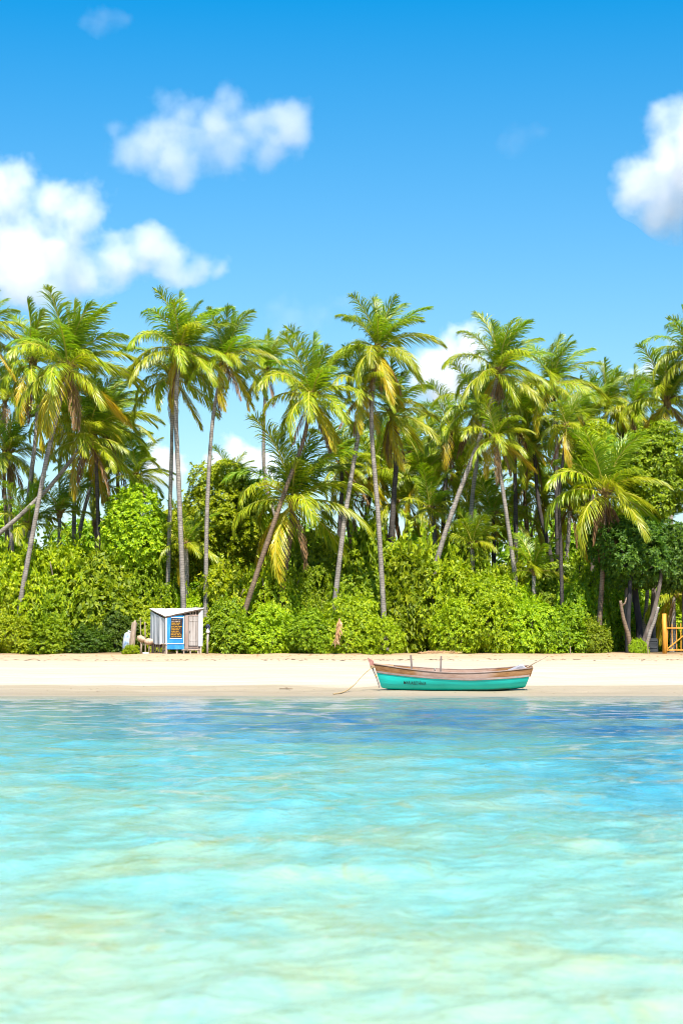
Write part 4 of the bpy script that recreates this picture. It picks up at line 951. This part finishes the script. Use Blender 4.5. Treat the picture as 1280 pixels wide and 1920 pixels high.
# bench in front of the door
bp_ = kiosk.matrix_basis @ Vector((fx(353), -.30, 0)); root = empty('bench', (bp_.x, bp_.y, gz(0, bp_.y)), (0, 0, YAW * .5), 'low plank bench serving as a step in front of the kiosk door', 'bench')
MB().box((0, 0, .22), (1.02, .26, .05), jit=.008).build('seat', M['bark_pale'], root, bevel=.008)
for x in (-.40, -.05, .38): MB().box((x, 0, .095), (.06, .2, .2), jit=.006).build('leg', M['legwood'], root, bevel=.005)

# ------------------------------------------------------------------ boat
BY = 80.0; kb = BY / FPX
bp0 = P(845, 1298, BY)
boat = empty('fishing_boat', (bp0.x, BY, gz(0, BY) - .03), (R(5), 0, R(-3)), 'turquoise wooden fishing boat with a weathered plank side, beached at the waterline', 'boat')
def bxm(u): return (u - 845) * kb
def bzm(v): return (1298 - v) * kb
M['teal'] = surf('teal_paint', [(.3, (.005, .40, .33)), (.5, (.008, .50, .42)), (.75, (.02, .56, .48))], 2.2, (.4, 1, 1), rough=.4, bump=.05, spec=.4)
def boat_paint():
    m, t, out = newmat('teal_hull'); v = objcoord(t); sx = N(t, 'ShaderNodeSeparateXYZ'); t.links.new(v, sx.inputs[0])
    c = ramp(t, noise(t, 1.6, 6, .65, objcoord(t, (.5, 1, 2))), [(.3, (.003, .43, .35)), (.5, (.003, .53, .45)), (.75, (.012, .60, .52))])
    n2 = noise(t, 2.2, 6, .7, objcoord(t, (.7, 1, 2.0)))
    st = math_(t, 'ADD', math_(t, 'MULTIPLY', sx.outputs[2], -4.2), math_(t, 'ADD', math_(t, 'MULTIPLY', sx.outputs[0], .16), math_(t, 'MULTIPLY', n2, 1.4)))
    c = mixc(t, ramp(t, st, [(.22, (0,) * 3), (.50, (.75,) * 3)]), c, (.10, .12, .05))
    b = N(t, 'ShaderNodeBsdfPrincipled'); setin(b, Roughness=.42); b.inputs['Specular IOR Level'].default_value = .4
    t.links.new(c, b.inputs['Base Color']); t.links.new(b.outputs[0], out.inputs[0])
    bp = N(t, 'ShaderNodeBump'); setin(bp, Strength=.25, Distance=.015); t.links.new(noise(t, 6, 5, .7, objcoord(t, (.3, 1, 3))), bp.inputs['Height']); t.links.new(bp.outputs[0], b.inputs['Normal'])
    return m
M['hull'] = boat_paint()
def strake_mat():
    m, t, out = newmat('plank_wood'); v = objcoord(t); sx = N(t, 'ShaderNodeSeparateXYZ'); t.links.new(v, sx.inputs[0])
    n = noise(t, 3.5, 7, .7, objcoord(t, (.35, 1, 2.5)))
    warm = ramp(t, n, [(.3, (.10, .042, .016)), (.5, (.25, .12, .045)), (.75, (.37, .22, .11))])
    grey = ramp(t, n, [(.3, (.20, .11, .075)), (.5, (.33, .215, .165)), (.75, (.44, .33, .28))])
    n2 = noise(t, .9, 3, .6, v)
    e = math_(t, 'ADD', math_(t, 'ABSOLUTE', math_(t, 'SUBTRACT', sx.outputs[0], .2)), math_(t, 'MULTIPLY', math_(t, 'SUBTRACT', n2, .5), 1.2))
    f = N(t, 'ShaderNodeMapRange'); setin(f, From_Min=1.3, From_Max=1.7); t.links.new(e, f.inputs[0])
    c = mixc(t, f.outputs[0], grey, warm)
    b = N(t, 'ShaderNodeBsdfPrincipled'); setin(b, Roughness=.75); b.inputs['Specular IOR Level'].default_value = .25
    t.links.new(c, b.inputs['Base Color'])
    bp = N(t, 'ShaderNodeBump'); setin(bp, Strength=.4, Distance=.01); t.links.new(n, bp.inputs['Height']); t.links.new(bp.outputs[0], b.inputs['Normal'])
    t.links.new(b.outputs[0], out.inputs[0]); return m
M['strake'] = strake_mat()
M['faded_plank'] = surf('faded_plank', [(.3, (.17, .12, .105)), (.7, (.34, .265, .235))], 4, (.3, 1, 1), rough=.85, bump=.3)
M['boatwood'] = surf('boatwood', [(.3, (.24, .12, .05)), (.55, (.42, .25, .12)), (.75, (.52, .37, .22))], 4, (.3, 1, 1), rough=.75, bump=.3)
us = [701, 730, 760, 795, 830, 880, 930, 965, 995]
sheer = [1246, 1249.5, 1253, 1256.5, 1259, 1260, 1257.5, 1254.5, 1251.5]
lowst = [1262.5, 1265, 1267.5, 1270, 1272, 1274, 1272, 1270, 1267.5]
keel = [1290, 1294, 1296.5, 1298, 1298.5, 1298.5, 1296.8, 1293, 1288]
beam = [.03, .30, .50, .66, .74, .77, .72, .65, .56]
NS = 41
def lin(arr, u): return float(np.interp(u, us, arr))
def smooth_lin(arr, t):
    # cubic through the stations
    x = t * (len(arr) - 1); i = min(int(x), len(arr) - 2); f = x - i
    p = [arr[max(i - 1, 0)], arr[i], arr[i + 1], arr[min(i + 2, len(arr) - 1)]]
    return .5 * ((2 * p[1]) + (p[2] - p[0]) * f + (2 * p[0] - 5 * p[1] + 4 * p[2] - p[3]) * f * f + (3 * p[1] - p[0] - 3 * p[2] + p[3]) * f ** 3)
def station(t, inset=0.0):
    """half section at t: list of (x, y, z) from gunwale to keel on the near side"""
    u = smooth_lin(us, t); zs, zl, zk = bzm(smooth_lin(sheer, t)), bzm(smooth_lin(lowst, t)), bzm(smooth_lin(keel, t)); b = max(smooth_lin(beam, t) - inset, .012)
    xb = bxm(u)
    rake = (max(0, 1 - t / .12)) * .30 - max(0, (t - .93) / .07) * .26      # raked stem and stern: the keel is shorter than the sheer
    h = zs - zk; pts = []
    for (fy, z) in ((1.0, zs), (.985, (zs + zl) / 2), (.965, zl), (.90, zl - .30 * (zl - zk)), (.78, zl - .58 * (zl - zk)), (.56, zl - .82 * (zl - zk)), (.28, zk + .05 * h), (0.0, zk)):
        pts.append(Vector((xb + rake * (zs - z) / h, -b * fy, z + (inset * .7 if fy < .9 else 0))))
    return pts
ST = [station(i / (NS - 1)) for i in range(NS)]; SI = [station(i / (NS - 1), .04) for i in range(NS)]
mir = lambda p: Vector((p.x, -p.y, p.z))
def side_rows(ss, a, b):
    near = [[s[k] for s in ss] for k in range(a, b)]
    return near, [[mir(p) for p in row] for row in near]
mb = MB()
for rr_ in side_rows(ST, 2, 8): mb.grid(rr_)
mb.add([ST[-1][k] for k in range(2, 8)] + [mir(ST[-1][k]) for k in range(6, 1, -1)], [tuple(range(11))])
hull = mb.build('hull', M['hull'], boat, smooth=False)
for pl in hull.data.polygons: pl.use_smooth = True
out_ = Vector((0, -.012, 0))
mb = MB()
for sgn in (1, -1):
    rows = [[Vector((p.x, (p.y - .012) * sgn, p.z)) for p in [s[k] for s in ST]] for k in (0, 1, 2)]
    inner = [[Vector((p.x, p.y * sgn, p.z)) for p in [s[k] for s in SI]] for k in (2, 1, 0)]
    mb.grid(rows); mb.grid([rows[2], inner[0]]); mb.grid(inner)
mb.build('side_plank', M['strake'], boat)
mb = MB()
for rr_ in side_rows(SI, 2, 8): mb.grid(rr_)
mb.build('lining', M['boatwood'], boat, smooth=True)
for sgn in (1, -1):
    rows = []
    for s in ST:
        p = s[0]; c = Vector((p.x, (p.y + .012) * sgn, p.z + .012)); rows.append([c + Vector((0, y * sgn, z)) for y, z in ((-.045, -.016), (-.045, .012), (.035, .012), (.035, -.016), (-.045, -.016))])
    mb = MB().grid(rows); mb.add(rows[0][:4], [(0, 1, 2, 3)]); mb.add(rows[-1][:4], [(3, 2, 1, 0)])
    mb.build('gunwale', M['pinkwood'], boat)
    rail = MB().tube([Vector((s[2].x, (s[2].y - .016) * sgn, s[1].z * .28 + s[2].z * .72)) for s in ST[1:int(NS * .86)]], .007, n=5).build('rubbing_strip', M['whitepaint'], boat, smooth=True)
    low = MB().grid([[Vector((s[2].x, (s[2].y - .024) * sgn, s[2].z + dz)) for s in ST] for dz in (.012, .085)]).build('lower_plank', M['faded_plank'], boat)
# transom board
tr = [ST[-1][k] for k in range(0, 3)]
pts = [p + Vector((.015, 0, 0)) for p in tr] + [mir(p) + Vector((.015, 0, 0)) for p in tr[::-1]]
MB().add(pts + [p + Vector((.03, 0, 0)) for p in pts], [(0, 1, 2, 3, 4, 5), (11, 10, 9, 8, 7, 6)] + [(i, (i + 1) % 6, (i + 1) % 6 + 6, i + 6) for i in range(6)]).build('transom', M['strake'], boat)
# stem with upright head
stem_pts = [Vector((bxm(713) - .02, 0, bzm(1291))), Vector((bxm(706), 0, bzm(1272))), Vector((bxm(700) - .03, 0, bzm(1255))), Vector((bxm(698) - .02, 0, bzm(1250)))]
rows = []
for p in catmull(stem_pts, 5): rows.append([p + Vector(q) for q in ((-.03, 0, 0), (.0, -.03, 0), (.04, -.03, .02), (.04, .03, .02), (0, .03, 0), (-.03, 0, 0))])
MB().grid(rows).build('stem', M['greywood'], boat)
M['postwood'] = surf('postwood', [(.3, (.13, .095, .08)), (.7, (.27, .21, .185))], 5, (1, 1, .2), rough=.85, bump=.3)
M['redwood'] = surf('redwood', [(.3, (.22, .08, .06)), (.7, (.44, .22, .18))], 5, rough=.7, bump=.3)
hp = [(bxm(689.5), bzm(1234.5)), (bxm(700.5), bzm(1240.5)), (bxm(703), bzm(1250)), (bxm(696), bzm(1254))]
MB().add([(x, -.05, z) for x, z in hp] + [(x, .05, z) for x, z in hp], [(0, 1, 2, 3), (7, 6, 5, 4), (0, 4, 5, 1), (1, 5, 6, 2), (2, 6, 7, 3), (3, 7, 4, 0)]).build('stem_head', M['redwood'], boat, bevel=.008)
# thwarts, foredeck, posts
for t in (.30, .52, .74):
    s = station(t, .04); MB().box((s[0].x, 0, s[0].z - .20), (.22, abs(s[1].y) * 2 - .01, .035)).build('thwart', M['boatwood'], boat, bevel=.005)
fd = [station(t, .04) for t in np.linspace(.01, .16, 6)]
MB().grid([[Vector((s[0].x, s[0].y, s[0].z - .02)) for s in fd], [Vector((s[0].x, 0, s[0].z + .03)) for s in fd], [Vector((s[0].x, -s[0].y, s[0].z - .02)) for s in fd]]).build('foredeck', M['boatwood'], boat, solid=.02)
for (u0, v0, u1, v1, w_) in ((772.5, 1262, 770.5, 1229.5, 3.6), (825.5, 1268, 827, 1231, 3.4)):
    a, b = Vector((bxm(u0), -.10, bzm(v0))), Vector((bxm(u1), -.10, bzm(v1))); d = b - a
    MB().box((a + b) / 2, (w_ * kb, .07, d.length), Matrix.Rotation(math.atan2(d.x, d.z), 3, 'Y')).build('upright_post', M['postwood'], boat, bevel=.006)
MB().tube([(bxm(815), -.3, bzm(1258)), (bxm(815), -.3, bzm(1254.5))], [.02, .03], n=8).blob((bxm(815), -.3, bzm(1254)), .035).build('cleat', M['greywood'], boat, smooth=True)
s = station(.012); MB().blob((bxm(705.5), -.09, bzm(1268.5)), (.035, .03, .035)).build('hull_plug', M['orange'], boat, smooth=True)
# lettering on the near bow: each letter lies on the hull's curved side
tc = bpy.data.curves.new('lettering', 'FONT'); tc.body = 'MARIABETÂNIA'; tc.size = .19; tc.shear = .25; tc.space_character = 1.08; tc.resolution_u = 2; tc.offset = .0015
to = bpy.data.objects.new('lettering', tc); COL.objects.link(to)
dg = bpy.context.evaluated_depsgraph_get(); lm = bpy.data.meshes.new_from_object(to.evaluated_get(dg)); bpy.data.objects.remove(to)
xs = [v.co.x for v in lm.vertices]; wid_ = max(xs) - min(xs); x0, x1 = bxm(757), bxm(798.5); z0 = bzm(1282.3); sc = (x1 - x0) / wid_
def hull_y(x, z):
    best = min(range(NS), key=lambda i: abs(ST[i][4].x - x)); s = ST[best]
    nb = ST[min(best + 1, NS - 1)] if x > s[4].x else ST[max(best - 1, 0)]
    def yz(q):
        zz = [p.z for p in q][::-1]; yy = [p.y for p in q][::-1]; return float(np.interp(z, zz, yy))
    w = abs(x - s[4].x) / max(abs(nb[4].x - s[4].x), 1e-6); return yz(s) * (1 - w) + yz(nb) * w
bm = bmesh.new(); bm.from_mesh(lm); bmesh.ops.subdivide_edges(bm, edges=[e for e in bm.edges if e.calc_length() > .06], cuts=1)
for v in bm.verts:
    x = x0 + (v.co.x - min(xs)) * sc; z = z0 + v.co.y * sc * 1.65 - (x - x0) * .03
    v.co = Vector((x, hull_y(x, z) - .007, z))
bm.to_mesh(lm); bm.free()
lm.materials.clear(); lm.materials.append(M['black']); link('lettering', lm, boat)
# rope, with a twist where it lies on the wet sand
M['rope'] = surf('rope', [(.3, (.20, .13, .06)), (.7, (.42, .32, .18))], 12, rough=.9, bump=.4)
Bm = boat.matrix_basis
ring = MB()
a = Bm @ Vector((bxm(700), -.05, bzm(1251)))
pts = [a, P(680, 1266, 79.6), P(666, 1282, 79.1), P(656, 1290, 78.7), P(649, 1295, 78.4), P(638, 1299, 78.0), P(625, 1301, 77.6)]
pts = [Vector((p.x, p.y, max(p.z, gz(0, p.y) + .015))) for p in pts]
c = catmull(pts, 8); mbr = MB(); mbr.tube(c, [.019 if i < 20 else .028 for i in range(len(c))], n=6)
for i in range(3): 
    cc = Bm @ Vector((bxm(699), 0, bzm(1252.5 - i * 1.2))); mbr.tube([cc + Vector((.085 * math.cos(k * .52), .09 * math.sin(k * .52), .01 * math.sin(k))) for k in range(13)], .018, n=6)
o = mbr.build('mooring_rope', M['rope'], smooth=True); tag(o, 'pale mooring rope from the boat bow down to the wet sand', 'rope')
# folded tarpaulin and pole in the stern
M['greytarp'] = surf('greytarp', [(.3, (.20, .19, .22)), (.6, (.36, .35, .38)), (.8, (.5, .48, .5))], 5, rough=.6, bump=.3)
rows = []
rg = random.Random(2)
for i in range(9):
    row = []
    for j in range(9):
        a_, b_ = i / 8, j / 8; x = bxm(951 + 36 * b_); y = -.36 + .72 * a_
        pk_ = max(0, 1 - abs(b_ - .72) / (.75 if b_ < .72 else .35)); z = bzm(1259) + (bzm(1245) - bzm(1259)) * pk_ * (1 - .5 * abs(a_ - .4)) + rg.uniform(-.012, .012)
        row.append((x, y, z))
    rows.append(row)
bottom = [[(x, y, bzm(1262)) for x, y, z in (rows[0])], [(x, y, bzm(1262)) for x, y, z in rows[-1]]]
mb = MB().grid(rows); mb.grid([rows[0], bottom[0]]); mb.grid([rows[-1], bottom[1]]); mb.grid([[r_[0] for r_ in rows], [(r_[0][0], r_[0][1], bzm(1262)) for r_ in rows]]); mb.grid([[r_[-1] for r_ in rows], [(r_[-1][0], r_[-1][1], bzm(1262)) for r_ in rows]])
o = mb.build('folded_tarpaulin', M['greytarp']); o.matrix_world = Bm; tag(o, 'grey tarpaulin bundled in the stern of the boat', 'tarpaulin')
a, b = Bm @ Vector((bxm(960), .1, bzm(1268))), P(1027, 1229.5, 80.3)
o = MB().tube([(0, 0, 0), ((b - a) * .5) + Vector((0, 0, .01)), b - a], [.026, .024, .018], n=7).build('pole', M['bark_pale'], smooth=True); o.location = a; tag(o, 'wooden pole sticking out over the boat stern', 'pole')

# ------------------------------------------------------------------ beach litter
p = P(535, 1290, 79.5)
stick_o = MB().tube([(-.25, 0, .03), (0, .04, .05), (.16, .02, .035), (.3, .1, .03)], [.02, .03, .024, .01], n=6).tube([(.0, .04, .05), (.1, -.06, .08)], [.018, .008], n=5).build('driftwood', M['bark_pale'], smooth=True)
yy = 81.0; stick_o.location = (P(535, 1290, yy).x, yy, gz(0, yy)); tag(stick_o, 'small brown driftwood stick on the wet sand left of the rope', 'driftwood')
def litter(name, n, y0, y1, smin, smax, mat, label, seed):
    r = random.Random(seed); mb = MB()
    for i in range(n):
        y = r.triangular(y0, y1, (y0 + y1) / 2); x = r.uniform(-24, 24); z = gz(x, y) + .012; s_ = r.uniform(smin, smax); a = r.uniform(0, 3.14)
        d = Vector((math.cos(a), math.sin(a) * .5, 0)) * s_; w_ = Vector((-math.sin(a), math.cos(a), 0)) * s_ * .22
        c_ = Vector((x, y, z)); mb.add([c_ - d, c_ - w_ + Vector((0, 0, .02)), c_ + d + Vector((0, 0, .015)), c_ + w_ + Vector((0, 0, .03 * s_ / smax))], [(0, 1, 2, 3)])
    o = mb.build(name, mat); tag(o, label, None, None, 'stuff')
M['weed'] = surf('weed', [(.3, (.05, .035, .02)), (.7, (.17, .11, .06))], 6, rough=.9, bump=0)
litter('seaweed', 420, 100.2, 102.4, .05, .22, M['weed'], 'line of dark seaweed and leaf bits along the upper beach', 1)
litter('debris', 260, 77.6, 83.0, .02, .07, M['weed'], 'scattered dark bits on the wet sand', 2)
litter('leaf_litter', 500, 103, 108.6, .04, .14, M['straw'], 'dry leaf litter at the foot of the shrubs', 3)
